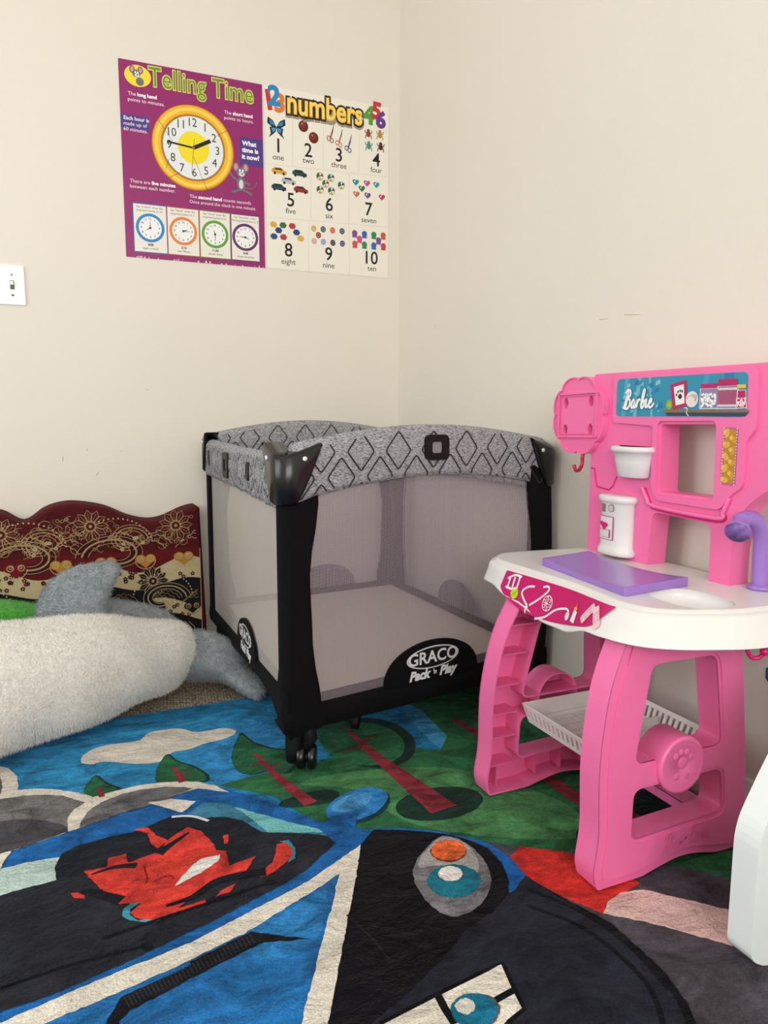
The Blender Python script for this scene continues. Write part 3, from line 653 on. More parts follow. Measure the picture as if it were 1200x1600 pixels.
# round dark wheel body
R('P', [('G', 272, 320), ('G', 330, 252), ('G', 450, 250), ('G', 640, 262), ('G', 760, 280), ('G', 880, 330), ('G', 960, 400), ('G', 1000, 500), ('G', 1000, 562), ('B', 552, 464), ('B', 650, 520), ('B', 780, 588), ('B', 870, 668), ('B', 930, 725), ('B', 985, 800), ('B', 1030, 900), ('B', 1040, 1100), ('P', 1000, 2100), ('P', 700, 2400), ('P', 420, 2400), ('F', 865, 880), ('F', 990, 200), ('F', 1030, 0)], '0F0E13', 10)
R('P', [('B', 552, 464), ('B', 640, 520), ('B', 760, 588), ('B', 850, 668), ('B', 910, 730), ('B', 960, 800), ('B', 1000, 900), ('B', 1000, 1100), ('P', 900, 2100), ('P', 480, 2200), ('B', 150, 857), ('B', 230, 790), ('B', 330, 690), ('B', 400, 605), ('B', 470, 560), ('B', 508, 512)], '22242F', 11)
R('G', [(760, 276), (860, 300), (920, 325), (1000, 380), (1086, 470), (1030, 545), (1003, 562), (1000, 500), (965, 410), (900, 340)], '1A5CA4', 11)
RS('G', [(330, 244), (500, 248), (700, 268), (850, 310)], .006, '1F64A8', 11)
RS('B', [(560, 545), (700, 600), (830, 700), (900, 790), (930, 900)], .008, '0E0F14', 12); RS('B', [(560, 500), (700, 560), (830, 650), (940, 770)], .008, '0F1016', 12)
RS('B', [(75, 570), (140, 630), (190, 690)], .003, '2A2228', 11)
R('G', [(660, 282), (740, 290), (800, 325), (860, 375), (900, 440), (912, 520), (880, 600), (820, 650), (730, 680), (640, 645), (575, 575), (532, 490), (540, 410), (590, 345)], '7A787C', 12, 4)
R('G', [(665, 286), (740, 296), (800, 335), (850, 400), (840, 470), (740, 430), (620, 430), (560, 440), (560, 400), (605, 340)], 'A4A09E', 13, 3)
RE('G', 703, 356, 90, 55, '7E3A22', 14); RE('G', 703, 353, 86, 51, 'E86A34', 15); RE('G', 730, 505, 132, 82, '1C7488', 14); RE('G', 712, 470, 60, 37, 'E6E2DC', 16)
R('H', [(88, 675), (250, 590), (395, 523), (410, 513), (600, 420), (685, 375), (772, 338), (838, 470), (845, 500), (898, 600), (800, 675), (640, 800), (300, 900), (-60, 860)], 'E0DACC', 13)
RS('H', [(60, 690), (395, 517), (690, 370), (776, 330), (845, 480), (905, 600), (810, 680)], .006, '0C0C10', 14, 0)
RS('H', [(398, 518), (440, 600), (500, 690)], .011, '101014', 14, 0); RS('H', [(735, 552), (845, 490)], .010, '101014', 14, 0)
RE('H', 622, 612, 142, 103, '55585E', 15); RE('H', 612, 612, 136, 100, '17708E', 16); RE('H', 560, 590, 58, 47, 'D6D2C8', 17)
o = rug.build('area_rug', org=((RX0+RX1)/2, (RY0+RY1)/2, 0))
tag(o, 'plush printed cartoon rug with blue car, trees and white cloud covering the floor', 'rug')

# ------------------------------------------------------------------ floor cushion against the left wall
cx0, cx1 = -1.95, -.775
top = [(-1.95, .44), (-1.80, .505), (-1.66, .45), (-1.52, .492), (-1.42, .497), (-1.36, .489), (-1.302, .457), (-1.245, .492), (-1.20, .507), (-1.15, .509), (-1.07, .492), (-1.0, .458), (-.94, .442), (-.89, .447), (-.83, .472), (-.79, .482), (-.777, .478)]
tp = [(p[0], p[1]) for p in smooth([(a, b_, 0) for a, b_ in top], 5)]
loop = tp+[(cx1, .40), (cx1+.006, .2), (cx1+.012, .004), (cx0, .004)]
BUR = woven('4E1116', 420, .3); GOLDc = 'B89C6A'
def cmat(h): return woven(h, 420, .22)
CY = -.125
cu = Art(lambda u, v, h: (u, CY-h, v), cmat, .0004)
cu.prism([loop], lambda u, v, h: (u, h, v), -.02, CY+.012, BUR, caps=(1, 0))
ins = offset(loop, .010)
# rounded front edge
for (l0, h0, l1, h1) in ((loop, CY+.012, offset(loop, .003), CY+.003), (offset(loop, .003), CY+.003, ins, CY)):
    k = len(l0); cu.add([(p[0], h0, p[1]) for p in l0]+[(p[0], h1, p[1]) for p in l1], [(i, (i+1) % k, (i+1) % k+k, i+k) for i in range(k)], BUR, True)
cu.poly(ins, '4A1015', 0)
def topz(x):
    for a, b_ in zip(tp, tp[1:]):
        if a[0] <= x <= b_[0]: return a[1]+(b_[1]-a[1])*(x-a[0])/(b_[0]-a[0]+1e-9)
    return .48
GO, CRM, RD, BK = 'A08860', 'B5A680', '5A1217', '131016'
# cream middle band and black lower band
cu.grid(cx0+.012, .03, cx1-.006, .345, CRM, 1, 10, 2)
def wav(z, amp, per, ph, x0=cx0+.012, x1=cx1-.008, n=90): return [(x0+(x1-x0)*i/n, z+amp*math.sin(2*PI*(x0+(x1-x0)*i/n)/per+ph)) for i in range(n+1)]
def band(lo, hi, col, lay):
    n = len(lo); 
    V = [cu.fn(p[0], p[1], lay*cu.dh) for p in lo]+[cu.fn(p[0], p[1], lay*cu.dh) for p in hi]
    cu.add(V, [(i, i+1, n+i+1, n+i) for i in range(n-1)], cu.mf(col))
band(wav(.30, .022, .29, .6), wav(.350, .001, .3, 0), RD, 2)
band(wav(.17, .020, .29, 2.6), wav(.235, .015, .29, .6), BK, 2)
band(wav(.03, .0, .3, 0), wav(.115, .02, .29, 2), BK, 2)
def flower(u, v, r, n, col, fill, lay=4):
    for i in range(n):
        a = 2*PI*i/n; c, q = math.cos(a), math.sin(a); w_ = r*PI/n*.75
        P = [(u+c*r*.32-q*w_*.5, v+q*r*.32+c*w_*.5), (u+c*r*.7-q*w_, v+q*r*.7+c*w_), (u+c*r, v+q*r), (u+c*r*.7+q*w_, v+q*r*.7-c*w_), (u+c*r*.32+q*w_*.5, v+q*r*.32-c*w_*.5)]
        cu.poly(P, fill, lay); cu.stroke(P, .0022, col, lay+1, closed=True); cu.stroke([(u+c*r*.4, v+q*r*.4), (u+c*r*.8, v+q*r*.8)], .0012, col, lay+1)
    cu.ell(u, v, r*.36, r*.36, col, lay+2, 20); cu.ell(u, v, r*.24, r*.24, fill, lay+3, 16); cu.ell(u, v, r*.10, r*.10, col, lay+4, 10)
    for i in range(12): a = 2*PI*i/12; cu.stroke([(u+r*.24*math.cos(a), v+r*.24*math.sin(a)), (u+r*.36*math.cos(a), v+r*.36*math.sin(a))], .0015, fill, lay+3)
def small(u, v, r, col, lay=4):
    for i in range(5): a = 2*PI*i/5+.3; cu.ell(u+r*.6*math.cos(a), v+r*.6*math.sin(a), r*.38, r*.38, col, lay, 8)
def paisley(u, v, r, col, fill, lay=3, flip=1, sq=.8):
    P = [(u+flip*r*(1-.12*a)*math.cos(a), v+r*sq*(1-.12*a)*math.sin(a)) for a in [PI*1.55*i/22 for i in range(23)]]
    cu.stroke(P, r*.34, fill, lay); cu.stroke(P, r*.055, col, lay+1)
    for s_ in (-1, 1):
        Q = [(u+flip*r*(1+.19*s_-.12*a)*math.cos(a), v+r*sq*(1+.19*s_-.12*a)*math.sin(a)) for a in [PI*1.55*i/22 for i in range(23)]]
        cu.stroke(Q, .002, col, lay+2)
def dots(u, v, r, a0, a1, n, col, lay=5, sz=.0028):
    for i in range(n): a = a0+(a1-a0)*i/(n-1); cu.ell(u+r*math.cos(a), v+r*.85*math.sin(a), sz, sz, col, lay, 6)
def hearts(u, v, k, col, line, lay=6):
    for s_ in (-1, 1):
        cu.ell(u+s_*k*.5, v, k*.55, k*.48, col, lay, 18); cu.ring(u+s_*k*.5, v, k*.30, .002, line, lay+1, n=14); cu.ring(u+s_*k*.45, v+.002, k*.14, .0018, line, lay+1, n=10)
    cu.poly([(u-k*.95, v-k*.2), (u+k*.95, v-k*.2), (u, v-k*1.0)], col, lay); cu.ring(u, v, k*1.08, .002, line, lay+1, a0=PI*1.05, a1=PI*1.95, n=12)
for (u, v) in [(-1.365, .425), (-1.115, .437), (-.857, .425), (-1.62, .43), (-1.87, .42)]: flower(u, v, .052, 11, GO, '4A0E14')
for k in range(-1, 5):
    u = -1.86+k*.255
    if u > -.86: continue
    paisley(u+.09, .385, .062, GO, '4A0E14', 3, 1); paisley(u+.05, .34, .10, GO, '3A0A12', 3, -1, .62)
    dots(u+.05, .36, .115, .2, 2.6, 20, CRM)
    for q in range(5):
        fx = u+.10+.017*math.cos(q*1.3)*2; fz = .375+.02*math.sin(q*2.1)
        if fx < cx1-.02: small(fx, fz, .0065, CRM, 7)
for u in (-1.33, -1.205, -1.075, -.955, -.835, -1.46, -1.6, -1.72): hearts(u, .322, .030, '6A171B' if (round(u*100) % 2) else 'A87A2E', CRM, 6)
for k in range(150):
    u = random.uniform(cx0+.03, cx1-.02); v = random.choice([random.uniform(.25, .30), random.uniform(.12, .165)])
    small(u, v, .0075, random.choice(['4A1218', '1A151C', '4A1218']), 3)
for (u, v) in [(-.935, .247), (-1.205, .235), (-1.46, .24), (-1.73, .24)]: flower(u, v, .050, 12, GO, '120F16', 6)
for k in range(-1, 5):
    u = -1.80+k*.265
    if u < cx1-.13: paisley(u+.10, .185, .075, GO, '15121A', 8, 1, .7); dots(u+.10, .19, .094, .1, 2.9, 22, CRM, 10)
for u in (-.80, -.90, -1.0, -1.12, -1.24, -1.36, -1.5): hearts(u-.012, .135+.02*math.sin(u*30), .026, '1A151C', 'B08A4A', 8)
for k in range(150):
    u = random.uniform(cx0+.05, cx1-.05); v = random.uniform(.36, topz(u)-.035); fl_ = random.choice((-1, 1)); r0 = random.uniform(.014, .026); a0 = random.uniform(0, 6)
    cu.stroke([(u+fl_*r0*(1-.13*a)*math.cos(a+a0), v+r0*(1-.13*a)*math.sin(a+a0)) for a in [PI*1.6*i/16 for i in range(17)]], .0016, random.choice([GO, GO, '2A060C', '8E6A44']), 3)
for k in range(-2, 9):
    u0 = -1.90+k*.13
    for q in range(5):
        P = [(u0+.010*q+.10*a, .352+.0075*q+.055*a*(1-a)*2.2+.0025*math.sin(a*38)) for a in [i/26 for i in range(27)]]
        P = [p for p in P if cx0+.02 < p[0] < cx1-.015]
        if len(P) > 2: cu.stroke(P, .0020, '2A060C' if q % 2 else 'B49A74', 3)
        P = [(p[0], p[1]-.20) for p in P]
        if len(P) > 2: cu.stroke(P, .0015, '8E7650', 4)
for k in range(60):
    u = random.uniform(cx0+.03, cx1-.03); cu.stroke(smooth([(u, .06), (u+.01, .075), (u, .09), (u-.01, .10)]), .0022, GO, 5)
    x = random.uniform(cx0+.03, cx1-.03); z = random.uniform(.36, topz(x)-.025); cu.ring(x, z, .005, .0014, GO, 8, n=8)
o = cu.build('backrest_cushion', org=((cx0+cx1)/2, 0, 0))
tag(o, 'burgundy and gold floral floor-sofa backrest with a wavy top, against the left wall', 'cushion')

# ------------------------------------------------------------------ plush toys with fur
def fur_mat(name, hexc, tip, nscale=60):
    m, nt, b = nodes(name); tc = N(nt, 'ShaderNodeTexCoord')
    n1 = N(nt, 'ShaderNodeTexNoise', Scale=float(nscale), Detail=4.0); L(nt, tc.outputs['Object'], n1.inputs['Vector'])
    mx = N(nt, 'ShaderNodeMix', data_type='RGBA'); mx.inputs[6].default_value = lin(hexc); mx.inputs[7].default_value = lin(tip)
    L(nt, n1.outputs['Fac'], mx.inputs[0]); L(nt, mx.outputs[2], b.inputs['Base Color'])
    b.inputs['Roughness'].default_value = .9; b.inputs['Specular IOR Level'].default_value = .1; b.inputs['Sheen Weight'].default_value = .25
    n2 = N(nt, 'ShaderNodeTexNoise', Scale=160.0, Detail=3.0); L(nt, tc.outputs['Object'], n2.inputs['Vector'])
    bp = N(nt, 'ShaderNodeBump', Strength=.7, Distance=.006); L(nt, n2.outputs['Fac'], bp.inputs['Height']); L(nt, bp.outputs[0], b.inputs['Normal'])
    return m
FW = fur_mat('fur_white', 'E6E2DA', 'FBF8F2'); FG = fur_mat('fur_grey', '757E82', 'A8B0B3'); FGR = fur_mat('fur_green', '2E7A22', '58B53A')
def add_fur(mb, dens, length, width, flow, curl=.6, seed=1, zmin=.006):
    """short pile blades on every face of the shape"""
    rng = np.random.default_rng(seed)
    V = np.array(mb.v); faces = list(mb.f); mats = list(mb.m)
    nv, nf, nm = [], [], []
    base = len(mb.v)
    tris = []; tm = []
    for f, m_ in zip(faces, mats):
        for i in range(1, len(f)-1): tris.append((f[0], f[i], f[i+1])); tm.append(m_)
    tris = np.array(tris); tm = np.array(tm); A, B, D = V[tris[:, 0]], V[tris[:, 1]], V[tris[:, 2]]
    nr = np.cross(B-A, D-A); ar = np.linalg.norm(nr, axis=1)/2; ok = ar > 1e-10
    tris, tm, A, B, D, nr, ar = tris[ok], tm[ok], A[ok], B[ok], D[ok], nr[ok], ar[ok]
    nr = nr/np.linalg.norm(nr, axis=1)[:, None]
    cen = mb.center_fn((A+B+D)/3); sg = np.sign(np.sum(nr*((A+B+D)/3-cen), axis=1)); nr = nr*sg[:, None]
    n = int(ar.sum()*dens); idx = rng.choice(len(ar), n, p=ar/ar.sum())
    r1 = np.sqrt(rng.random(n)); r2 = rng.random(n)
    P = A[idx]*(1-r1)[:, None]+B[idx]*(r1*(1-r2))[:, None]+D[idx]*(r1*r2)[:, None]
    nn = nr[idx]; fl = np.array(flow)[None, :]+rng.normal(0, curl, (n, 3))+.35*np.stack([np.sin(P[:, 0]*31+P[:, 2]*17), np.sin(P[:, 1]*29+1), np.sin(P[:, 2]*37+P[:, 0]*13)], 1)
    d = nn*1.0+fl; d /= np.linalg.norm(d, axis=1)[:, None]
    side = np.cross(d, rng.normal(0, 1, (n, 3))); side /= np.linalg.norm(side, axis=1)[:, None]
    ln = length*(.6+.6*rng.random(n)); tip = P+d*ln[:, None]; tip[:, 2] = np.maximum(tip[:, 2], zmin)
    a = P-side*width/2; b_ = P+side*width/2
    allv = np.stack([a, b_, tip], 1).reshape(-1, 3)
    mb.v += [tuple(p) for p in allv.tolist()]
    mb.f += [(base+3*i, base+3*i+1, base+3*i+2) for i in range(n)]; mb.m += tm[idx].tolist(); mb.sm += [False]*n
def spine_rings(spine, n=40, squash=1.0, sub=6):
    S = smooth([tuple(p) for p in spine], sub)    # (x,y,z,r,ry)
    return S
def body_loft(spine, matf, nring=36, sub=6, noise=.004, floor=.019):
    """spine: (x,y,z, r_side, r_up); material picked by angle"""
    P = [Vector(p[:3]) for p in spine]; R1 = [p[3] for p in spine]; R2 = [p[4] for p in spine]
    S = [Vector(p) for p in smooth([tuple(p) for p in P], sub)]
    Ra = [p[0] for p in smooth([(a, 0) for a in R1], sub)]; Rb = [p[0] for p in smooth([(a, 0) for a in R2], sub)]
    mb = MB(); rings = []
    for i, p in enumerate(S):
        tt = (S[min(i+1, len(S)-1)]-S[max(i-1, 0)]).normalized(); side = tt.cross(Vector((0, 0, 1))).normalized(); up_ = side.cross(tt).normalized()
        ring = []
        for k in range(nring):
            a = 2*PI*k/nring
            q = p+side*math.cos(a)*Ra[i]+up_*math.sin(a)*Rb[i]
            q += Vector((math.sin(q.x*38+q.z*25), math.sin(q.y*35+q.x*21), math.sin(q.z*40+q.x*30)))*noise
            q.z = max(q.z, floor); ring.append(q)
        rings.append(ring)
    V = [q for r in rings for q in r]; n = nring
    for k in range(n):
        a = 2*PI*(k+.5)/n; F = [(i*n+k, i*n+(k+1) % n, (i+1)*n+(k+1) % n, (i+1)*n+k) for i in range(len(rings)-1)]
        mb.add(V, F, matf(a), True)
    mb.add(rings[0], [tuple(range(n))], matf(0), True); mb.add(rings[-1], [tuple(range(n))], matf(0), True)
    ctr = np.array([tuple(p) for p in S])
    def cf(X):
        d = ((X[:, None, :]-ctr[None, :, :])**2).sum(2); return ctr[d.argmin(1)]
    mb.center_fn = cf
    return mb
def merge_weld(mb): return mb
shark = thing('plush_shark', (-1.2, -.62, RZ), 'large white and grey plush shark lying on its side along the rug edge', 'plush toy')
# the tail-to-head axis; side direction points towards the camera
sp = [(-2.05, -.86, .10, .05, .06), (-1.98, -.85, .13, .11, .11), (-1.8, -.83, .155, .145, .145), (-1.55, -.775, .160, .152, .150), (-1.36, -.715, .158, .150, .148), (-1.21, -.655, .150, .136, .138), (-1.08, -.58, .136, .112, .120), (-.98, -.515, .122, .092, .102), (-.915, -.465, .112, .070, .082), (-.892, -.450, .108, .040, .045)]
mbody = body_loft(sp, lambda a: FW if (a < PI*.60 or a > PI*1.45) else FG, 40, 6)
add_fur(mbody, 120000, .011, .0011, (-.3, -.2, -.5), .45, 3, .018)
mbody.build('body', shark)
# grey back ridge along the far top side
bk = [(-1.60, -.66, .190, .03, .045), (-1.42, -.62, .205, .05, .050), (-1.29, -.57, .222, .055, .052), (-1.16, -.50, .238, .06, .056), (-1.05, -.44, .222, .05, .046), (-.96, -.41, .190, .04, .036), (-.905, -.40, .165, .015, .015)]
m2 = body_loft(bk, lambda a: FG, 24, 5); add_fur(m2, 110000, .010, .0010, (.2, -.2, -.3), .5, 5, .006); m2.build('back', shark)
fn = [(-1.180, -.545, .205, .088, .044), (-1.186, -.54, .245, .086, .042), (-1.184, -.53, .290, .084, .044), (-1.170, -.52, .325, .089, .042), (-1.152, -.515, .355, .088, .036), (-1.132, -.51, .378, .070, .026), (-1.118, -.51, .392, .040, .012)]
mf_ = MB(); S = [Vector(p[:3]) for p in fn]
P_ = smooth([tuple(p) for p in fn], 5); rings = []
for p in P_:
    ring = []
    for k in range(24):
        a = 2*PI*k/24; ring.append(Vector((p[0]+math.cos(a)*p[3], p[1]-.25*math.cos(a)*p[3]+math.sin(a)*p[4], p[2]+.12*math.cos(a)*p[3]+.004*math.sin(a*3+p[2]*60))))
    rings.append(ring)
mf_.loft(rings, FG); cc = np.array([p[:3] for p in P_]); mf_.center_fn = lambda X: cc[((X[:, None, :]-cc[None])**2).sum(2).argmin(1)]
add_fur(mf_, 130000, .011, .0010, (-.2, -.2, -.2), .5, 7); mf_.build('fin', shark)
tl = [(-.925, -.465, .105, .045, .060), (-.885, -.465, .100, .062, .068), (-.845, -.485, .092, .066, .072), (-.800, -.53, .078, .062, .062), (-.770, -.585, .056, .042, .036), (-.740, -.640, .045, .032, .024), (-.722, -.680, .036, .014, .012)]
m3 = body_loft(tl, lambda a: FG, 28, 5, noise=.009); add_fur(m3, 120000, .011, .0011, (.3, -.3, -.2), .5, 9, .016); m3.build('tail_fin', shark)
tl = [(-.90, -.44, .115, .03, .03), (-.86, -.42, .12, .045, .034), (-.825, -.41, .105, .04, .03), (-.80, -.41, .09, .02, .015)]
m3 = body_loft(tl, lambda a: FG, 20, 5, noise=.004); add_fur(m3, 120000, .010, .0011, (.3, -.1, -.2), .5, 11, .016); m3.build('tail_fin', shark)

gr = body_loft([(-1.58, -.36, .14, .05, .08), (-1.54, -.36, .15, .10, .13), (-1.43, -.35, .155, .13, .130), (-1.32, -.34, .150, .125, .115), (-1.24, -.34, .145, .08, .088), (-1.215, -.34, .14, .03, .03)], lambda a: FGR, 30, 5, noise=.002, floor=.015)
add_fur(gr, 70000, .006, .001, (0, 0, .2), .5, 13)
o = gr.build('fuzzy_pillow', org=(-1.43, -.35, 0)); tag(o, 'bright green fuzzy pillow behind the plush shark at the left edge', 'pillow')

# ------------------------------------------------------------------ playard
PY = thing('playard', (-.42, -.6, RZ), 'black and heathered grey mesh playard standing in the room corner', 'playpen')
cN, cR, cF, cL = Vector((-.79, -1.13)), Vector((-.022, -.995)), Vector((-.045, -.085)), Vector((-.757, -.145))
M_blk = woven('08070A', 700, .15, .95); M_bpl = plastic('0B0B0D', .25, .5); M_bpm = plastic('0E0E10', .5, .3)
# heathered fabric
m, nt, b = nodes('heather_fabric'); tc = N(nt, 'ShaderNodeTexCoord'); mp = N(nt, 'ShaderNodeMapping'); mp.inputs['Scale'].default_value = (1, 1, 5)
L(nt, tc.outputs['Object'], mp.inputs['Vector']); n1 = N(nt, 'ShaderNodeTexNoise', Scale=150.0, Detail=3.0, Roughness=.7); L(nt, mp.outputs[0], n1.inputs['Vector'])
cr = N(nt, 'ShaderNodeValToRGB'); cr.color_ramp.elements[0].position = .36; cr.color_ramp.elements[0].color = lin('47464A'); cr.color_ramp.elements[1].position = .66; cr.color_ramp.elements[1].color = lin('C4C4C8')
L(nt, n1.outputs['Fac'], cr.inputs['Fac']); L(nt, cr.outputs[0], b.inputs['Base Color']); b.inputs['Roughness'].default_value = .9
n4 = N(nt, 'ShaderNodeTexNoise', Scale=18.0, Detail=3.0); L(nt, tc.outputs['Object'], n4.inputs['Vector'])
bp = N(nt, 'ShaderNodeBump', Strength=.35, Distance=.012); L(nt, n4.outputs['Fac'], bp.inputs['Height']); L(nt, bp.outputs[0], b.inputs['Normal'])
M_hea = m
# mesh netting
def net_mat(name, col, per, thr):
    m, nt, b = nodes(name); b.inputs['Base Color'].default_value = lin(col); b.inputs['Roughness'].default_value = .8
    uv = N(nt, 'ShaderNodeUVMap'); sx = N(nt, 'ShaderNodeSeparateXYZ'); L(nt, uv.outputs[0], sx.inputs[0])
    def sn(inp, k, ph=0):
        a = N(nt, 'ShaderNodeMath', operation='MULTIPLY'); a.inputs[1].default_value = k; L(nt, inp, a.inputs[0])
        c = N(nt, 'ShaderNodeMath', operation='SINE'); L(nt, a.outputs[0], c.inputs[0]); return c.outputs[0]
    k = 2*PI/per
    a = sn(sx.outputs['X'], k); c = sn(sx.outputs['Y'], k*1.35)
    mu = N(nt, 'ShaderNodeMath', operation='MULTIPLY'); L(nt, a, mu.inputs[0]); L(nt, c, mu.inputs[1])
    ab = N(nt, 'ShaderNodeMath', operation='ABSOLUTE'); L(nt, mu.outputs[0], ab.inputs[0])
    rg = N(nt, 'ShaderNodeMapRange'); rg.inputs[1].default_value = thr-.06; rg.inputs[2].default_value = thr+.06; L(nt, ab.outputs[0], rg.inputs[0])
    tr = N(nt, 'ShaderNodeBsdfTransparent'); mx = N(nt, 'ShaderNodeMixShader'); L(nt, rg.outputs[0], mx.inputs[0]); 
    L(nt, b.outputs[0], mx.inputs[1]); L(nt, tr.outputs[0], mx.inputs[2])
    L(nt, mx.outputs[0], nt.nodes['Material Output'].inputs['Surface'])
    return m
M_net = net_mat('netting', 'B6A8B2', .0062, .22)
M_netd = net_mat('netting_side', 'C4BCB6', .0062, .52)
def edge(A, B):
    d = (B-A); ln = d.length; u = d/ln; n = Vector((u.y, -u.x))    # n points outwards for N->R->F->L order
    return u, n, ln
def facefn(A, B, base=0.0, bow=.0):
    u, n, ln = edge(A, B)
    return lambda a, z, h: tuple((A+u*a+n*(base+h+bow*math.sin(PI*min(max(a/ln, 0), 1))))[:])+(z,)
FACES = {'front': (cN, cR), 'right': (cR, cF), 'back': (cF, cL), 'left': (cL, cN)}
short = {'front', 'back'}
def rail_prof(name, q):      # q 0..1 -> top z, low z
    s_ = math.sin(PI*q)
    if name in short: return .722+.042*s_, .596+.052*s_**.8
    return .706-.004*s_, .592+.004*s_
def rail(name):
    A, B = FACES[name]; u, n, ln = edge(A, B); fnc = facefn(A, B)
    mb = Art(fnc, lambda c_: paper(c_, .8), .0005); i0, i1 = .035, ln-.035; K = 40
    wob = (lambda a: .004*math.sin(a*95)+.002*math.sin(a*230)) if name == 'left' else (lambda a: .0008*math.sin(a*60))
    prof = lambda zt, zl: [(.004, zl), (.007, zl+.012), (.008, (zt+zl)/2), (.006, zt-.015), (-.003, zt-.003), (-.016, zt), (-.029, zt-.003), (-.038, zt-.015), (-.040, (zt+zl)/2), (-.036, zl+.01), (-.033, zl)]
    rings = []
    for i in range(K+1):
        a = i0+(i1-i0)*i/K; zt, zl = rail_prof(name, a/ln)
        rings.append([fnc(a, z, h+(wob(a) if h > -.01 else 0)) for h, z in prof(zt, zl)])
    mb.loft(rings, M_hea, close=True)
    # stitched diamonds, outside and inside
    for sidep in ((.0098 if name != 'left' else .0125), -.0412):
        for row in range(3):
            z0 = .600+row*.054
            for k in range(int(ln/.098)+2):
                c0 = k*.098+(row % 2)*.049-.01
                P = [(c0+.034*a_, z0+.043*b_) for a_, b_ in ((0, 1), (1, 0), (0, -1), (-1, 0))]
                P = fillet(P, .006, 2)
                run = []
                for i in range(len(P)+1):
                    p0, p1 = Vector(P[i-1]), Vector(P[i % len(P)])
                    for j in range(6):
                        q = p0+(p1-p0)*j/6; zt, zl = rail_prof(name, min(max(q.x/ln, 0), 1))
                        if i0 < q.x < i1 and zl+.002 < q.y < zt-.010: run.append((q.x, q.y))
                        else:
                            if len(run) > 1: strokeo(mb, run, .0032, sidep)
                            run = []
                if len(run) > 1: strokeo(mb, run, .0032, sidep)
    return mb
def strokeo(mb, pts, wd, off):
    V = []; P = [Vector(p) for p in pts]
    for i in range(len(P)):
        d = (P[min(i+1, len(P)-1)]-P[max(i-1, 0)]); d = d.normalized() if d.length > 1e-9 else Vector((1, 0)); nn = Vector((-d.y, d.x))
        V += [P[i]+nn*wd/2, P[i]-nn*wd/2]
    mb.add([mb.fn(p.x, p.y, off) for p in V], [(2*i, 2*i+1, 2*i+3, 2*i+2) for i in range(len(P)-1)], plastic('1C1B1E', .7))
# netting panels: (a,z) outline sampled as columns between lower and upper edge
def net_panel(name, mat, lo, hi, a0, a1, base=-.006, bow=0):
    A, B = FACES[name]; u, n, ln = edge(A, B); fnc = facefn(A, B, base, bow); K, J = 24, 8
    mb = MB(); V = []; UV = []
    for i in range(K+1):
        a = a0+(a1-a0)*i/K; q = a/ln
        for j in range(J+1):
            z = lo(q)+(hi(q)-lo(q))*j/J; V.append(fnc(a, z, -bow*0)); UV.append((a, z))
    mb.add(V, [(i*(J+1)+j, (i+1)*(J+1)+j, (i+1)*(J+1)+j+1, i*(J+1)+j+1) for i in range(K) for j in range(J)], mat, True)
    me = bpy.data.meshes.new('mesh_panel'); me.from_pydata(mb.v, [], mb.f); me.materials.append(mat)
    uvl = me.uv_layers.new(name='UVMap')
    for lp in me.loops: uvl.data[lp.index].uv = UV[lp.vertex_index]
    return link('mesh_panel', me, PY)
for name in FACES:
    rl = rail(name).build('rail_cover', PY)
    lo = (lambda q: .16) if name in short else ((lambda q: .15+.055*q) if name == 'left' else (lambda q: .16))
    net_panel(name, M_netd if name == 'left' else M_net, lo, lambda q: .66, .01, edge(*FACES[name])[2]-.01)
    A, B = FACES[name]; u, n, ln = edge(A, B); fnc = facefn(A, B)
    # lower black band
    mb = MB(); K = 40; rings = []
    for i in range(K+1):
        a = ln*i/K; q = i/K; s_ = math.sin(PI*q)
        if name == 'left': zt = .150+.055*q; zb = .104+.06*min(1, (1-q)*4, )*q**.5 if q < .9 else .15-.03*(q-.9)/.1
        else: zt = .165; zb = .112-.004*s_
        if name == 'left': zb = .106+.052*min(q/.75, 1)-(.045*max(0, (q-.85)/.15))
        rings.append([fnc(a, zt, .001), fnc(a, (zt+zb)/2, .004), fnc(a, zb, .001), fnc(a, zb, -.012), fnc(a, zt, -.012)])
    mb.loft(rings, M_blk); mb.build('lower_band', PY)
    # vent grip
    if name in ('front', 'left', 'back'):
        q = .50 if name != 'left' else .43; zc = .712 if name != 'left' else .648
        hw, hh = (.034, .029) if name != 'left' else (.036, .034)
        R0 = fillet([(q*ln-hw, zc-hh), (q*ln+hw, zc-hh), (q*ln+hw, zc+hh), (q*ln-hw, zc+hh)], .016, 5)
        R1 = fillet([(q*ln-hw*.45, zc-hh*.45), (q*ln+hw*.45, zc-hh*.45), (q*ln+hw*.45, zc+hh*.45), (q*ln-hw*.45, zc+hh*.45)], .007, 5)
        mb = MB(); mb.prism([R0, R1[::-1]], fnc, .004, .015, M_bpm); mb.prism([R1], fnc, .004, .010, plastic('8C8B8C', .5)); mb.build('grip', PY, bevel=.002)
    if name == 'left':
        for q_, z_ in ((.14, .652), (.72, .652)):
            mb = MB(); mb.prism([[(q_*ln+.016*math.cos(a), z_+.022*math.sin(a)) for a in [2*PI*i/16 for i in range(16)]]], fnc, .004, .0135, plastic('2A2A2C', .8)); mb.build('fold_shade', PY)  # dark ovals painted where the rail cover folds into shade
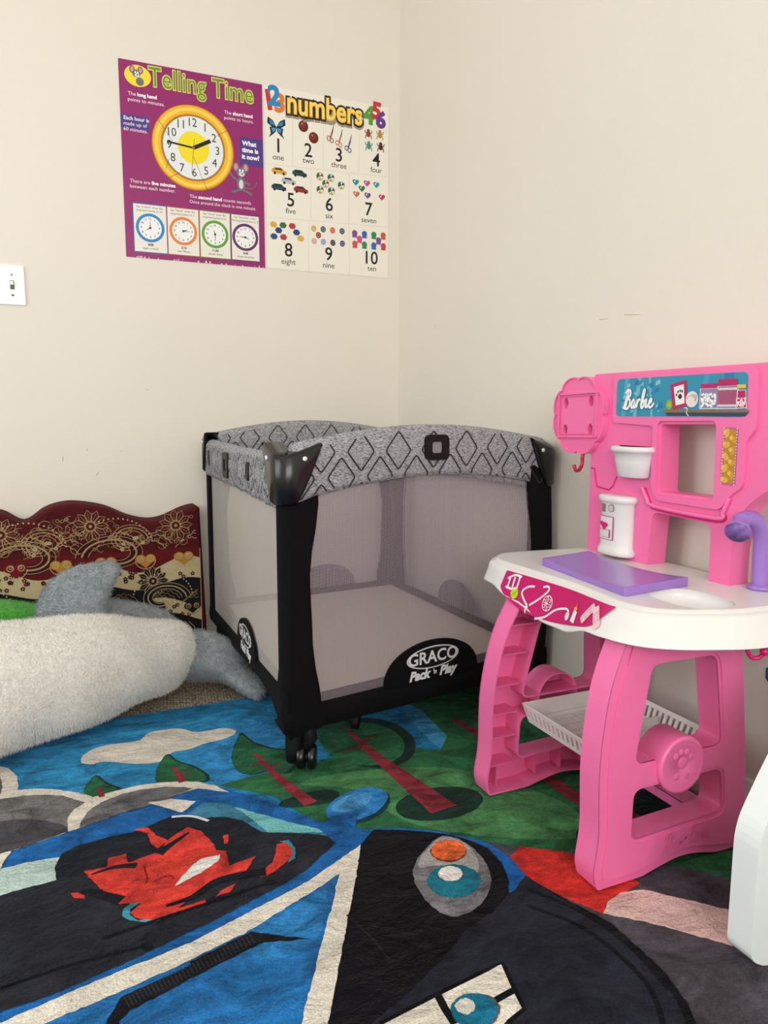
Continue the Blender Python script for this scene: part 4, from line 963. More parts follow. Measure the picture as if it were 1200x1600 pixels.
# corner wraps
def corner(Cc, u1, u2, r=.03):
    """s<0 runs along u1, s>0 along u2; rounded"""
    def f(s_, off, z):
        if s_ <= -r: p = Cc+u1*(-s_); n = Vector((u1.y, -u1.x)); n = n if n.dot(-u2) > 0 else -n
        elif s_ >= r: p = Cc+u2*s_; n = Vector((u2.y, -u2.x)); n = n if n.dot(-u1) > 0 else -n
        else:
            t_ = (s_+r)/(2*r); a, c = Cc+u1*r, Cc+u2*r; p = a*(1-t_)**2+Cc*2*t_*(1-t_)+c*t_*t_
            d = (Cc-a)*(1-t_)+(c-Cc)*t_; n = Vector((d.y, -d.x)).normalized(); n = n if n.dot(-(u1+u2)) > 0 else -n
        p = p+n*off; return (p.x, p.y, z)
    return f
corners = [('N', cN, (cL-cN).normalized(), (cR-cN).normalized()), ('R', cR, (cN-cR).normalized(), (cF-cR).normalized()), ('F', cF, (cR-cF).normalized(), (cL-cF).normalized()), ('L', cL, (cF-cL).normalized(), (cN-cL).normalized())]
def interp(tab, z):
    for (z0, v0), (z1, v1) in zip(tab, tab[1:]):
        if z <= z1: q = max(0, (z-z0)/(z1-z0)); q = q*q*(3-2*q); return v0+(v1-v0)*q
    return tab[-1][1]
wn = [(.08, .03), (.115, .10), (.165, .086), (.30, .067), (.45, .062), (.61, .084), (.71, .08)]
for (nm, Cc, u1, u2) in corners:
    f = corner(Cc, u1, u2)
    mb = MB(); rings = []; zs = [.075, .085, .10, .115, .13, .15, .17, .2, .25, .3, .35, .4, .45, .5, .55, .6, .65, .69]
    for z in zs:
        w2 = interp(wn, z); w1 = w2
        if nm == 'N': w1 = .030 if z > .2 else (.05 if z > .12 else w2*.8)
        if nm == 'L': w2 = .07
        out_ = .004+(.012*math.exp(-((z-.42)/.2)**2) if nm == 'R' else 0)
        inset = -.028*max(0, (.115-z)/.04)
        sv = [-w1+(w1+w2)*k/24 for k in range(25)]
        rings.append([f(s_, out_+inset, z) for s_ in sv]+[f(s_, -.010+inset, z) for s_ in reversed(sv)])
    mb.loft(rings, M_blk); mb.build('corner_post', PY)
    # plastic cap
    mb = MB(); rings = []; K = 30; Wl, Wr = ((.10, .088) if nm == 'N' else (.085, .085))
    for k in range(K+1):
        s_ = -Wl+(Wl+Wr)*k/K; q = abs(s_)/(Wl if s_ < 0 else Wr)
        zt = .700+.028*q; zl = .598+.004+.118*(max(0, q-.30)/.70)**1.35
        if zl > zt-.008: zl = zt-.008
        rings.append([f(s_, .010, zl), f(s_, .0155, zl+.006), f(s_, .0155, zt-.006), f(s_, .010, zt), f(s_, -.030, zt), f(s_, -.030, zt-.004), f(s_, .006, zt-.006), f(s_, .006, zl)])
    mb.loft(rings, M_bpl); cap = mb.build('corner_cap', PY)
    for s_ in (-.052, .046):
        p = Vector(f(s_, .0155, .697)); q = Vector(f(s_, .019, .697)); mb = MB(); mb.tube([p, q], .0048, plastic('F2F2F0', .3), 14); mb.build('rivet', cap)
    # leg under the fabric
    bis = (u1+u2).normalized(); P0 = Cc+bis*.045
    mb = MB(); mb.tube([(P0.x, P0.y, .70), (P0.x, P0.y, .045)], .014, M_bpm, 14)
    if nm in 'NL':
        mb.tube([(P0.x, P0.y, .125), (P0.x, P0.y, .118), (P0.x, P0.y, .06), (P0.x, P0.y, .035)], [.0175, .019, .019, .017], M_bpm, 18)
    else:
        mb.tube([(P0.x, P0.y, .10), (P0.x, P0.y, .02), (P0.x, P0.y, RZ+.006)], [.019, .019, .024], M_bpm, 18)
    lg = mb.build('leg', PY)
    if nm in 'NL':
        wx, wy = P0.x+.026, P0.y-.012
        mb = MB(); mb.tube([(P0.x+.014, P0.y, .115), (P0.x+.030, P0.y-.004, .105), (P0.x+.034, P0.y-.006, .085), (P0.x+.020, P0.y-.006, .055)], [.014, .020, .018, .013], M_bpm, 14); mb.build('hinge', lg)
        mb = MB(); ax = Vector((.90, -.43, 0)); c0 = Vector((wx, wy, RZ+.032))
        for o0, o1 in ((-.022, -.003), (.003, .020)):
            mb.tube([c0+ax*o0, c0+ax*(o0+.003), c0+ax*(o1-.003), c0+ax*o1], [.0225, .0268, .0268, .0225], M_bpl, 24)
        mb.tube([c0-ax*.01, c0+ax*.01], .012, M_bpm, 14)
        mb.build('caster_wheel', lg)
# folding floor hub and struts
mb = MB(); cx_ = (cN+cR+cF+cL)/4
for Cc in (cN, cR, cF, cL):
    q = Cc+(cx_-Cc)*.08; mb.tube([(q.x, q.y, .128), (cx_.x, cx_.y, .118)], .010, M_bpm, 10)
mb.tube([(cx_.x, cx_.y, .135), (cx_.x, cx_.y, .07)], .03, M_bpm, 18); mb.build('floor_frame', PY)
mb = MB(); mb.tube([(-.555, -.955, .118), (-.556, -.955, .07), (-.562, -.962, .035), (-.566, -.965, RZ+.008)], [.010, .013, .013, .010], M_bpm, 12); mb.build('support_foot', PY)
mb = MB(); fl = [cN+Vector((.035, .035)), cR+Vector((-.035, .03)), cF+Vector((-.035, -.035)), cL+Vector((.035, -.035))]
mb.prism([[tuple(p) for p in fl]], lambda u, v, h: (u, v, h), .136, .156, woven('B9AEA4', 300, .1)); mb.build('mattress_pad', PY, bevel=.006)
mb = MB()
for a, c in zip(fl, fl[1:]+fl[:1]):
    mb.tube([(a.x, a.y, .165), (c.x, c.y, .165)], .011, M_blk, 8)
mb.build('pad_piping', PY)
# logo badges: half-oval with oval wordmark
def badge(name, ac, zb, hw, hh, off=.004):
    A, B = FACES[name]; fnc = facefn(A, B)
    m_ = lambda c_: paper(c_, .5); t = Art(lambda u_, v_, h: fnc(u_, v_, off+h), m_, .0004)
    loop = [(ac+hw*math.cos(a), zb+hh*math.sin(a)**.85) for a in [PI*i/30 for i in range(31)]]
    loop[0] = (ac+hw, zb); loop[-1] = (ac-hw, zb)
    t.prism([loop], fnc, -.002, off, M_blk)
    t.ell(ac, zb+hh*.56, hw*.56, hh*.29, 'D6D6D8', 1, 40); t.ell(ac, zb+hh*.56, hw*.53, hh*.255, '111113', 2, 40)
    t.text('GRACO', ac, zb+hh*.56, hh*.44, 'E2E2E4', 3, bold=.0009, sx=1.02)
    t.text("Pack", ac-hw*.27, zb+hh*.14, hh*.33, 'E2E2E4', 1, bold=.0016, shear=.25, sx=1.0); t.text("'n", ac+hw*.04, zb+hh*.16, hh*.17, 'E2E2E4', 1, bold=.0007, shear=.2)
    t.text("Play", ac+hw*.34, zb+hh*.14, hh*.33, 'E2E2E4', 1, bold=.0016, shear=.25, sx=1.0)
    return t.build('logo_badge', PY)
badge('front', .392, .160, .140, .094); badge('left', (cN-cL).length-.38, .168, .115, .095)
badge('back', .29, .160, .115, .090); badge('right', .47, .160, .115, .090)

# ------------------------------------------------------------------ toy kitchen
PK = thing('toy_kitchen', (-.24, -1.51, RZ), 'pink plastic play kitchen with white counter and purple tap, by the right wall', 'toy kitchen')
PINK = plastic('F474AC', .34, .45, .0, .10); PINKD = plastic('EA669E', .36); WHP = plastic('E4E2E0', .26, .5); PURP = plastic('9A75C6', .28, .5); MAG = plastic('D4106E', .3)
# side panels
KZ = RZ+.0045
prof = [(-.433, KZ, .006), (-.441, .045, .02), (-.431, .103, .03), (-.434, .233, .08), (-.412, .350, .05), (-.372, .432, .004), (-.120, .432, .004), (-.108, .2, .02), (-.094, KZ, .004), (-.156, KZ, .004), (-.176, .019, .008), (-.21, .028, .02), (-.255, .033, .03), (-.305, .024, .02), (-.338, KZ, .004)]
W1 = [(-.325, .381), (-.180, .379), (-.165, .217), (-.362, .217)]; W2 = [(-.362, .174), (-.165, .174), (-.158, .093), (-.366, .086)]
def panel(yo, yi):
    """yo: y of the outer skin, yi: y of the open rim"""
    s_ = 1 if yo > yi else -1
    lo = fillet(prof, .01, 4); w1 = fillet(W1, .020, 5); w2 = fillet(W2, .018, 5)
    fnp = lambda u, v, h: (u, h, v)
    mb = MB(); mb.prism([lo, w1[::-1], w2[::-1]], fnp, yo-s_*.003, yo, PINK)
    mb.ribbon(lo, fnp, yo-s_*.001, yi, .0035, PINK)
    for w_ in (w1, w2): mb.ribbon(offset(w_, -.0035), fnp, yo-s_*.001, yi, .0035, PINK)
    # raised face inside the border bead
    i1 = offset(lo, .010); i2 = offset(lo, .014)
    mb.prism([offset(lo, .0145), offset(w1, -.006)[::-1], offset(w2, -.006)[::-1]], fnp, yo, yo+s_*.0025, PINK)
    # stiffening ribs inside
    def fx(z): return interp([(.0, -.433), (.045, -.441), (.103, -.431), (.233, -.434), (.350, -.412), (.432, -.374)], z)
    for z in (.075, .135, .185, .245, .31, .37):
        xi = {.075: -.372, .135: -.372, .185: -.37, .245: -.366, .31: -.354, .37: -.339}[z]
        ya, yb = sorted((yo-s_*.0015, yi+s_*.004)); mb.box(fx(z)+.007, xi, ya, yb, z, z+.003, PINKD)
    yo_ = yo-s_*.0015
    for x in (-.315, -.25, -.19): mb.box(x, x+.003, min(yo_, yi+s_*.01), max(yo_, yi+s_*.01), .038, .084, PINKD)
    mb.box(-.405, -.402, min(yo_, yi+s_*.02), max(yo_, yi+s_*.02), .022, .075, PINKD)
    for z in (.09, .22, .33): mb.box(-.155, -.122, min(yo_, yi+s_*.006), max(yo_, yi+s_*.006), z, z+.003, PINKD)
    mb.v = [(q[0], q[1]-s_*.018*(q[2]/.43)**2, q[2]) for q in mb.v]
    p = mb.build('side_panel', PK, bevel=.0012)
    # drum boss
    mb = MB(); cx, cz, r = -.268, .204, .050; n = 40
    rings = []
    for (y, rr) in ((yi, r-.003), (yi, r), (yo, r), (yo+s_*.006, r), (yo+s_*.009, r-.003), (yo+s_*.009, r-.007), (yo+s_*.0075, r-.009), (yo+s_*.0075, .001)):
        rings.append([(cx+rr*math.cos(2*PI*k/n), y, cz+rr*math.sin(2*PI*k/n)) for k in range(n)])
    rings.append([(cx+(r-.003)*math.cos(2*PI*k/n), yo+s_*.005, cz+(r-.003)*math.sin(2*PI*k/n)) for k in range(n)])
    rings.append([(cx+(r-.003)*math.cos(2*PI*k/n), yi, cz+(r-.003)*math.sin(2*PI*k/n)) for k in range(n)])
    mb.loft(rings, PINK, cap0=False, cap1=False)
    # embossed paw-like relief
    for (dx, dz, a_) in ((0, .004, .011), (-.016, .018, .006), (-.005, .024, .006), (.008, .022, .006), (.018, .012, .006), (-.012, -.018, .006), (.010, -.020, .006)):
        mb.ball((cx+dx, yo+s_*.0075, cz+dz), a_, .0014, a_, PINK, 14, 6)
    bs = mb.build('round_boss', p)
    md = bs.modifiers.new('b', 'BEVEL'); md.width = .001; md.limit_method = 'ANGLE'
    return p
# handwriting strokes of the word mark, in a unit box 0..3.3 x -.35..1
SCR = [[(.10, .05), (.30, .55), (.42, .92), (.40, .50), (.28, .02)], [(.12, .80), (.34, .98), (.62, .92), (.66, .70), (.46, .54), (.66, .46), (.72, .22), (.52, .02), (.26, .02), (.06, .10), (.02, .02)],
       [(1.22, .42), (1.05, .46), (.90, .26), (.94, .08), (1.10, .08), (1.22, .40), (1.22, .10), (1.34, .06), (1.46, .28), (1.52, .46), (1.50, .06)], [(1.51, .28), (1.66, .46), (1.82, .42)],
       [(1.92, .12), (2.10, .52), (2.16, .90), (2.06, .92), (1.98, .50), (1.98, .08), (2.14, .04), (2.24, .26), (2.10, .40)], [(2.20, .34), (2.40, .44), (2.46, .40), (2.42, .10), (2.56, .06), (2.72, .22)], [(2.50, .64), (2.53, .66)],
       [(2.70, .22), (2.92, .30), (2.98, .42), (2.84, .46), (2.74, .22), (2.86, .04), (3.10, .10), (3.26, .26)]]
def script_mark(t, u, v, k, col, lay, wd, flip=1, slope=0, sm=5, kv=1.0):
    for s_ in SCR:
        P = smooth([(a, b_) for a, b_ in s_], sm) if len(s_) > 2 else s_
        t.stroke([(u+flip*(a+b_*.18)*k, v+(b_*kv+slope*a)*k) for a, b_ in P], wd, col, lay)
pn = panel(-1.70, -1.65); pf = panel(-1.32, -1.37)
t = Art(lambda u, v, h: (u, -1.7025-h, v), lambda c_: PINK, .0012)
script_mark(t, -.300, .046, .034, 'x', 1, .0030, 1, .10); t.build('embossed_lettering', pn)
# counter top
cout = [(-.345, -1.222), (-.318, -1.197), (-.272, -1.188), (-.15, -1.20), (-.045, -1.21), (-.030, -1.25), (-.030, -1.70), (-.045, -1.765), (-.121, -1.772), (-.21, -1.768), (-.27, -1.750), (-.322, -1.726), (-.356, -1.694), (-.369, -1.643), (-.363, -1.58), (-.355, -1.506), (-.356, -1.404), (-.361, -1.300), (-.357, -1.245)]
co = [(a, b_) for a, b_ in smooth([(a, b_) for a, b_ in cout], 5, True)]
co = [(min(a, -.028), b_) for a, b_ in co]
if area2(co) < 0: co = co[::-1]
ZC = .480
def sk_h(y, x):
    if x > -.30: return .052
    return interp([(-1.75, .052), (-1.66, .054), (-1.62, .056), (-1.53, .078), (-1.47, .080), (-1.36, .060), (-1.28, .046), (-1.20, .046)], y)
mb = MB()
bas = []   # sink basin outline
for i in range(32):
    a = 2*PI*i/32; bas.append((-.235+.055*math.copysign(abs(math.cos(a))**.75, math.cos(a)), -1.672+.070*math.copysign(abs(math.sin(a))**.75, math.sin(a))))
top_l = offset(co, .014)
mb.prism([top_l, bas[::-1]], lambda u, v, h: (u, v, h), ZC-.001, ZC, WHP, caps=(0, 1))
def lv(off, dz, basez=None): 
    l = offset(co, off) if off else co
    return [(p[0] if p[0] < -.03 else -.03, p[1], ZC+dz) for p in l]
def kf(q): return interp([(-1.60, 1.0), (-1.34, .85), (-1.26, .5), (-1.18, .35)], q[1])
def lvb(off, k=1.0, dz=0):
    l = offset(co, off)
    l = [(q[0]+(p[0]-q[0])*kf(q), q[1]+(p[1]-q[1])*kf(q)) for p, q in zip(l, co)]
    return [(min(p[0], -.022), p[1], ZC-sk_h(q[1], q[0])*k+dz) for p, q in zip(l, co)]
rings = [[(p[0], p[1], ZC) for p in top_l], lv(.011, .0005), lv(.009, -.004), lv(.004, -.006), lv(0, -.007), lv(-.003, -.010), lvb(-.014, .5), lvb(-.029, .9), lvb(-.0325, .97), lvb(-.0325, 1.0), lvb(-.029, 1.0), lvb(-.025, .9), lv(.003, -.012)]
mb.loft(rings, WHP, cap0=False, cap1=False)
n = len(bas); br = []
for (sc, dz) in ((1.06, .0015), (1.0, .0), (.93, -.012), (.85, -.024), (.6, -.028), (.02, -.028)):
    br.append([(-.235+(p[0]+.235)*sc, -1.672+(p[1]+1.672)*sc, ZC+dz) for p in bas])
mb.loft(br[1:], WHP, cap0=False)
ct = mb.build('countertop', PK)
# sticker on the skirt
def xf(y, z):
    best = None
    for i in range(len(co)):
        a, b_ = co[i-1], co[i]
        if (a[1]-y)*(b_[1]-y) <= 0 and abs(a[1]-b_[1]) > 1e-9:
            x = a[0]+(b_[0]-a[0])*(y-a[1])/(b_[1]-a[1])
            if best is None or x < best: best = x
    if best is None: best = -.357
    f_ = max(0, min(1, (ZC-.008-z)/(sk_h(y, -.35)-.006)))
    return best-.003-.028*f_**.95*interp([(-1.60, 1.0), (-1.34, .85), (-1.26, .5), (-1.18, .35)], y)-.001
t = Art(lambda u, v, h: (xf(u, v)-.0012-h, u, v), lambda c_: paper(c_, .25), .0004)
def ZK(x, y): p = on(740+x/2.609, 830+y/2.609, 'x', -.372); return (p.y, p.z)
up_e = [ZK(130+(585-130)*i/24, 158+(305-158)*i/24) for i in range(25)]
lo_e = [(p[0], p[1]) for p in smooth([ZK(118, 200), ZK(140, 240), ZK(165, 268), ZK(220, 318), ZK(300, 355), ZK(370, 372), ZK(440, 380), ZK(515, 380), ZK(550, 345), ZK(583, 308)], 4)]
K = 40; V = []
ys = [up_e[0][0]+(up_e[-1][0]-up_e[0][0])*i/K for i in range(K+1)]
def atp(L_, y):
    for a, b_ in zip(L_, L_[1:]):
        if (a[0]-y)*(b_[0]-y) <= 0 and abs(a[0]-b_[0]) > 1e-9: return a[1]+(b_[1]-a[1])*(y-a[0])/(b_[0]-a[0])
    return L_[0][1] if abs(y-L_[0][0]) < abs(y-L_[-1][0]) else L_[-1][1]
for y in ys:
    a, b_ = atp(lo_e, y), atp(up_e, y); a = min(a, b_)
    for j in range(5): V.append(t.fn(y, a+(b_-a)*j/4, .0004))
t.add(V, [(i*5+j, (i+1)*5+j, (i+1)*5+j+1, i*5+j+1) for i in range(K) for j in range(4)], paper('C81E68', .25), True)
def zs(pts, wd, col, lay, sm=5): P = [ZK(*p) for p in pts]; t.stroke(smooth(P, sm) if sm else P, wd, col, lay)
for (x, y) in ((153, 212), (168, 208), (184, 205)): zs([(x, y-22), (x+2, y+18)], .0042, 'F6EEF2', 3, 0)
zs([(145, 190), (165, 178), (190, 186)], .004, 'F6EEF2', 3); zs([(148, 222), (170, 232), (188, 226)], .004, 'F6EEF2', 3)
u, v = ZK(184, 249); t.ell(u, v, .0115, .0100, 'B6D02A', 3, rot=.5); zs([(172, 262), (196, 236)], .001, '6E8A1A', 4, 0)
zs([(245, 225), (222, 226), (208, 245), (222, 275), (238, 298)], .0038, 'F2E6EC', 3); zs([(275, 228), (292, 226), (298, 242), (275, 272), (245, 298)], .0038, 'F2E6EC', 3)
zs([(238, 298), (236, 320), (238, 330)], .0038, 'F2E6EC', 3, 3); u, v = ZK(238, 305); t.ell(u, v, .0035, .0035, 'F2E6EC', 4)
zs([(275, 352), (310, 345), (345, 318), (385, 314), (400, 328)], .0038, 'F2E6EC', 3)
u, v = ZK(398, 342); t.ell(u, v, .006, .0075, 'E6DCE2', 4)
u, v = ZK(306, 292); t.ell(u, v, .0145, .0145, 'F4E6EE', 3); t.ell(u, v, .0128, .0128, 'B81E60', 4)
for a in range(6): q = a*PI/3+.3; t.ell(u+.0088*math.cos(q), v+.0088*math.sin(q), .0034, .0034, 'F4E6EE', 5); t.ell(u+.0088*math.cos(q), v+.0088*math.sin(q), .0022, .0022, 'B81E60', 6)
t.rect(u-.0045, v-.0012, u+.0045, v+.0012, 'F4E6EE', 7); t.rect(u-.0012, v-.0045, u+.0012, v+.0045, 'F4E6EE', 7)
u, v = ZK(428, 340); t.poly([(u+.007, v-.011), (u-.007, v-.012), (u-.006, v+.008), (u+.005, v+.009)], 'F4EEEE', 4); t.ell(u+.001, v+.012, .0058, .0032, 'E8A030', 5); t.ell(u, v+.0165, .003, .004, 'E05060', 5)
def plaster(x, y, rot):
    u, v = ZK(x, y); c, q = math.cos(rot), math.sin(rot)
    P = fillet([(a*c-b_*q+u, a*q+b_*c+v) for a, b_ in ((-.019, -.0075), (.019, -.0075), (.019, .0075), (-.019, .0075))], .005, 4); t.poly(P, 'F2C6CE', 5)
    P = [(a*c-b_*q+u, a*q+b_*c+v) for a, b_ in ((-.008, -.0075), (.008, -.0075), (.008, .0075), (-.008, .0075))]; t.stroke(P, .0008, 'D8849A', 6, closed=True)
    for i in range(3):
        for j in range(2): a, b_ = (i-1)*.005, (j-.5)*.006; t.ell(a*c-b_*q+u, a*q+b_*c+v, .001, .001, 'C8506E', 6, 8)
plaster(488, 330, -.95+PI); plaster(532, 345, .85)
t.build('print_sticker', ct)

# backsplash
fb = lambda u, v, h: (h, u, v)     # u=y, v=z, h=x
out = fillet([(-1.24, ZC-.004, .002), (-1.24, .876, .012), (-1.745, .876, .03), (-1.775, .80, .02), (-1.775, .705, .02), (-1.70, .662, .02), (-1.655, .628, .02), (-1.632, .56, .02), (-1.632, ZC-.004, .002), (-1.586, ZC-.004, .002), (-1.584, .588, .018), (-1.436, .592, .018), (-1.428, ZC-.004, .002)], .01, 5)
win = fillet([(-1.449, .769), (-1.582, .771), (-1.586, .636), (-1.453, .634)], .006, 4)
mb = MB(); mb.prism([out, win[::-1]], fb, -.052, -.100, PINK)
bs = mb.build('backsplash', PK, bevel=.0025)
mb = MB(); r2 = fillet([(-1.312, .873, .016), (-1.668, .873, .020), (-1.672, .765, .01), (-1.652, .742, .01), (-1.652, .662, .012), (-1.628, .645, .006), (-1.606, .616, .01), (-1.450, .617, .012), (-1.433, .645, .01), (-1.431, .765, .006), (-1.312, .771, .016)], .01, 5)
mb.prism([r2, offset(win, -.006)[::-1]], fb, -.099, -.1065, PINK); mb.build('raised_frame', bs, bevel=.0025)
mb = MB(); mb.tube([(-.104, y, z) for y, z in smooth([(-1.408, .640), (-1.424, .616), (-1.446, .604), (-1.60, .600), (-1.612, .612), (-1.624, .640)], 4)], .0042, PINK, 8)
mb.tube([(-.101, y, z) for y, z in smooth([(-1.414, .638), (-1.430, .611), (-1.45, .598), (-1.598, .594), (-1.616, .608)], 4)], .0030, MAG, 8); mb.build('ledge', bs)
mb = MB(); mb.tube([(-.1005, y, z) for y, z in [(-1.245, .668), (-1.256, .668), (-1.262, .640), (-1.268, .628), (-1.305, .624), (-1.318, .634), (-1.328, .655)]], .0016, MAG, 6); mb.build('moulded_line', bs)
# sign
t = Art(lambda u, v, h: (-.1068-h, u, v), lambda c_: paper(c_, .25), .00018)
sg = fillet([(-1.324, .862), (-1.650, .862), (-1.650, .784), (-1.324, .784)], .012, 5)
t.poly(sg, '2E8FAE', 1)
for (x0_, w_, sl, col) in ((-1.375, .010, .01, '6FB3C0'), (-1.425, .006, -.01, '6FB3C0'), (-1.34, .012, .008, '52A4BC'), (-1.60, .02, .0, '2478A8'), (-1.545, .012, .01, '3D9AB8')):
    t.poly([(x0_, .784), (x0_-w_, .784), (x0_-w_-sl, .862), (x0_-sl, .862)], col, 2)
for k in range(34):
    a = -1.335-random.random()*.11; z = .79+random.random()*.06; s_ = .004+.012*random.random()
    t.poly([(a, z), (a-s_, z+s_*.3), (a-s_*.8, z+s_*.9), (a-s_*.1, z+s_*.6)], random.choice(['1C78B0', '6FB3C0', '2A86A8', '84C0C8', '1F6FA8']), 3)
script_mark(t, -1.345, .7985, .0268, '1E5E7A', 4, .0072, -1, .02, kv=1.5); script_mark(t, -1.3445, .799, .0268, 'F4F4F2', 5, .0046, -1, .02, kv=1.5)
def ZS(x, y): p = on(950+x/4.8, 560+y/4.8, 'x', -.1068); return (p.y, p.z)
t.poly([ZS(415, 380), ZS(1062, 380), ZS(1060, 400), ZS(425, 402)], '8A6A48', 4); t.poly([ZS(430, 400), ZS(1058, 398), ZS(1030, 428), ZS(445, 424)], '2E4460', 4)
u, v = ZS(462, 342); t.ell(u, v, .0085, .0095, '8AAA2E', 5); t.ell(u, v, .004, .0045, 'A8C44A', 6)
t.poly([ZS(470, 190), ZS(590, 155), ZS(598, 350), ZS(490, 382)], 'B8205E', 7); t.poly([ZS(497, 210), ZS(572, 188), ZS(578, 330), ZS(512, 348)], 'F0EEEA', 8)
u, v = ZS(545, 280); t.ell(u, v, .0048, .0048, '26242A', 9)
for (x, y) in ((518, 268), (530, 245), (546, 238), (560, 240)): u, v = ZS(x, y); t.ell(u, v, .0018, .003, '26242A', 9, 12)
u, v = ZS(633, 300); t.ell(u, v, .0150, .0150, 'E4DCD8', 7)
for k in range(5): t.ring(u+.003-.002*k, v+.004*(k-2)*.5, .0105-.001*k, .0008, '9A9090', 8, a0=.4+k*.5, a1=2.6+k*.5, n=14)
t.stroke(smooth([ZS(575, 365), ZS(600, 370), ZS(592, 400), ZS(608, 425)], 4), .0018, 'EDE6E2', 8)
def jar(x0_, x1_, y0_, y1_, lid, fill):
    a = ZS(x0_, y0_); b_ = ZS(x1_, y1_)
    t.poly(fillet([(a[0], a[1]), (b_[0], a[1]), (b_[0], b_[1]), (a[0], b_[1])], .003, 3), 'E8E8EA', 6); t.poly(fillet([(a[0]-.0015, a[1]-.002), (b_[0]+.0015, a[1]-.002), (b_[0]+.0015, b_[1]+.0015), (a[0]-.0015, b_[1]+.0015)], .003, 3), '8C84A8', 7)
    c = ZS(x0_+8, lid); d = ZS(x1_-2, y0_); t.rect(c[0], d[1], d[0], c[1], 'B8205E', 9)
    return a, b_
a, b_ = jar(695, 825, 215, 372, 185, 0)
for k in range(60): t.ell(random.uniform(b_[0]+.005, a[0]-.005), random.uniform(b_[1]+.004, a[1]-.010), .0024, .0024, random.choice(['F2F0EE', 'E0DEDC', 'FAFAFA']), 10+k % 2, 10)
a, b_ = jar(825, 975, 195, 372, 150, 0)
for k in range(16): q = b_[0]+.004+(a[0]-b_[0]-.008)*k/15; t.stroke([(q, b_[1]+.004), (q, a[1]-.005)], .0018, 'F2E6EA', 10); t.stroke([(q, b_[1]+.008), (q, a[1]-.009)], .0016, 'B83A6A', 11)
t.poly([ZS(975, 230), ZS(1040, 228), ZS(1042, 300), ZS(1048, 365), ZS(962, 370), ZS(970, 300)], 'F0EAEA', 9); t.poly([ZS(980, 234), ZS(1036, 232), ZS(1038, 300), ZS(1042, 360), ZS(968, 364), ZS(976, 300)], 'B8205E', 10)
t.poly([ZS(975, 190), ZS(1042, 188), ZS(1042, 215), ZS(975, 217)], 'E8B83A', 10)
u, v = ZS(1005, 308)
t.add([t.fn(u-p[0]*.011, v+p[1]*.011, 12*t.dh) for p in text_mesh('CAT', .04)[0]], text_mesh('CAT', .04)[1], paper('F4EAEE', .25))
u, v = ZS(1005, 340); t.add([t.fn(u-p[0]*.011, v+p[1]*.011, 12*t.dh) for p in text_mesh('NIP', .04)[0]], text_mesh('NIP', .04)[1], paper('F4EAEE', .25))
sgo = t.build('sign_sticker', bs); sgo['label'] = 'blue picture sign with white script lettering'
# biscuit strip
t = Art(lambda u, v, h: (-.1068-h, u, v), lambda c_: paper(c_, .3), .0003)
t.poly(fillet([(-1.605, .766), (-1.637, .766), (-1.637, .663), (-1.605, .663)], .005, 4), 'B86A8E', 1)
t.poly(fillet([(-1.609, .762), (-1.633, .762), (-1.633, .667), (-1.609, .667)], .004, 4), 'C08A2E', 2)
for k in range(9): a = -1.614-.014*(k % 2); z = .672+.0105*k; t.ell(a, z, .0085, .0055, ['E0AE50', 'D09A3C'][k % 2], 3+k % 2, 14, rot=k); t.ell(a+.004, z+.002, .004, .004, 'E8BC62', 5, 10)
for k in range(20):
    z = .665+k*.0052
    for y in (-1.607, -1.635): t.ell(y, z, .0013, .0013, 'F2D8E0', 3, 8)
t.build('treat_sticker', bs)
# scalloped holder
yc, zc = -1.206, .785; P = []
for i in range(96):
    a = 2*PI*i/96; r = .083+.0085*abs(math.sin(a*4))**.6 if True else .08; sq = (abs(math.cos(a))**3.2+abs(math.sin(a))**3.2)**(-1/3.2)
    P.append((yc-r*math.cos(a)*(.9+.1*sq), zc+r*math.sin(a)*(.9+.1*sq)*.98))
holes = [[(yc+dy+.0085*math.cos(a), zc+dz+.0125*math.sin(a)) for a in [2*PI*i/16 for i in range(16)]] for dy, dz in ((.046, .028), (-.042, .032), (.046, -.033), (-.042, -.030))]
if area2(P) < 0: P = P[::-1]
mb = MB(); mb.prism([P]+[h[::-1] for h in holes], fb, -.098, -.112, PINK)
mb.ribbon(P, fb, -.112, -.1155, .003, PINK)
sq_ = fillet([(yc+.068, zc-.052), (yc-.068, zc-.048), (yc-.068, zc+.054), (yc+.068, zc+.050)], .003, 2); 
if area2(sq_) < 0: sq_ = sq_[::-1]
mb.ribbon(sq_, fb, -.112, -.118, .004, PINK); mb.ribbon(offset(sq_, .008), fb, -.112, -.115, .002, PINK)
mb.build('scalloped_holder', bs, bevel=.001)
mb = MB(); mb.tube(smooth([(-.106, -1.222, .702), (-.108, -1.221, .690), (-.112, -1.226, .676), (-.114, -1.219, .662), (-.114, -1.206, .661), (-.114, -1.200, .672)], 4), .0042, plastic('B3123C', .3), 10); hk = mb.build('hook', bs); hk['label'] = 'dark red hook'
# cup
mb = MB(); rings = []; n = 22
def arcring(yc_, w_, d_, z, ins=0, p_=2.6):
    R_ = []
    for k in range(n+1):
        a = PI*k/n; c = math.copysign(abs(math.cos(a))**(2/p_), math.cos(a)); s_ = abs(math.sin(a))**(2/p_); R_.append((-.100-d_*s_, yc_+w_*c, z))
    return R_
yy = -1.384
mb.loft([arcring(yy, .036, .024, .658), arcring(yy, .040, .027, .661), arcring(yy, .047, .033, .692), arcring(yy, .050, .036, .710), arcring(yy, .055, .040, .711), arcring(yy, .057, .042, .716), arcring(yy, .055, .040, .722), arcring(yy, .052, .037, .723), arcring(yy, .048, .034, .719), arcring(yy, .043, .030, .69), arcring(yy, .036, .024, .664)], WHP)
cp = mb.build('cup', bs); cp['label'] = 'white plastic cup'
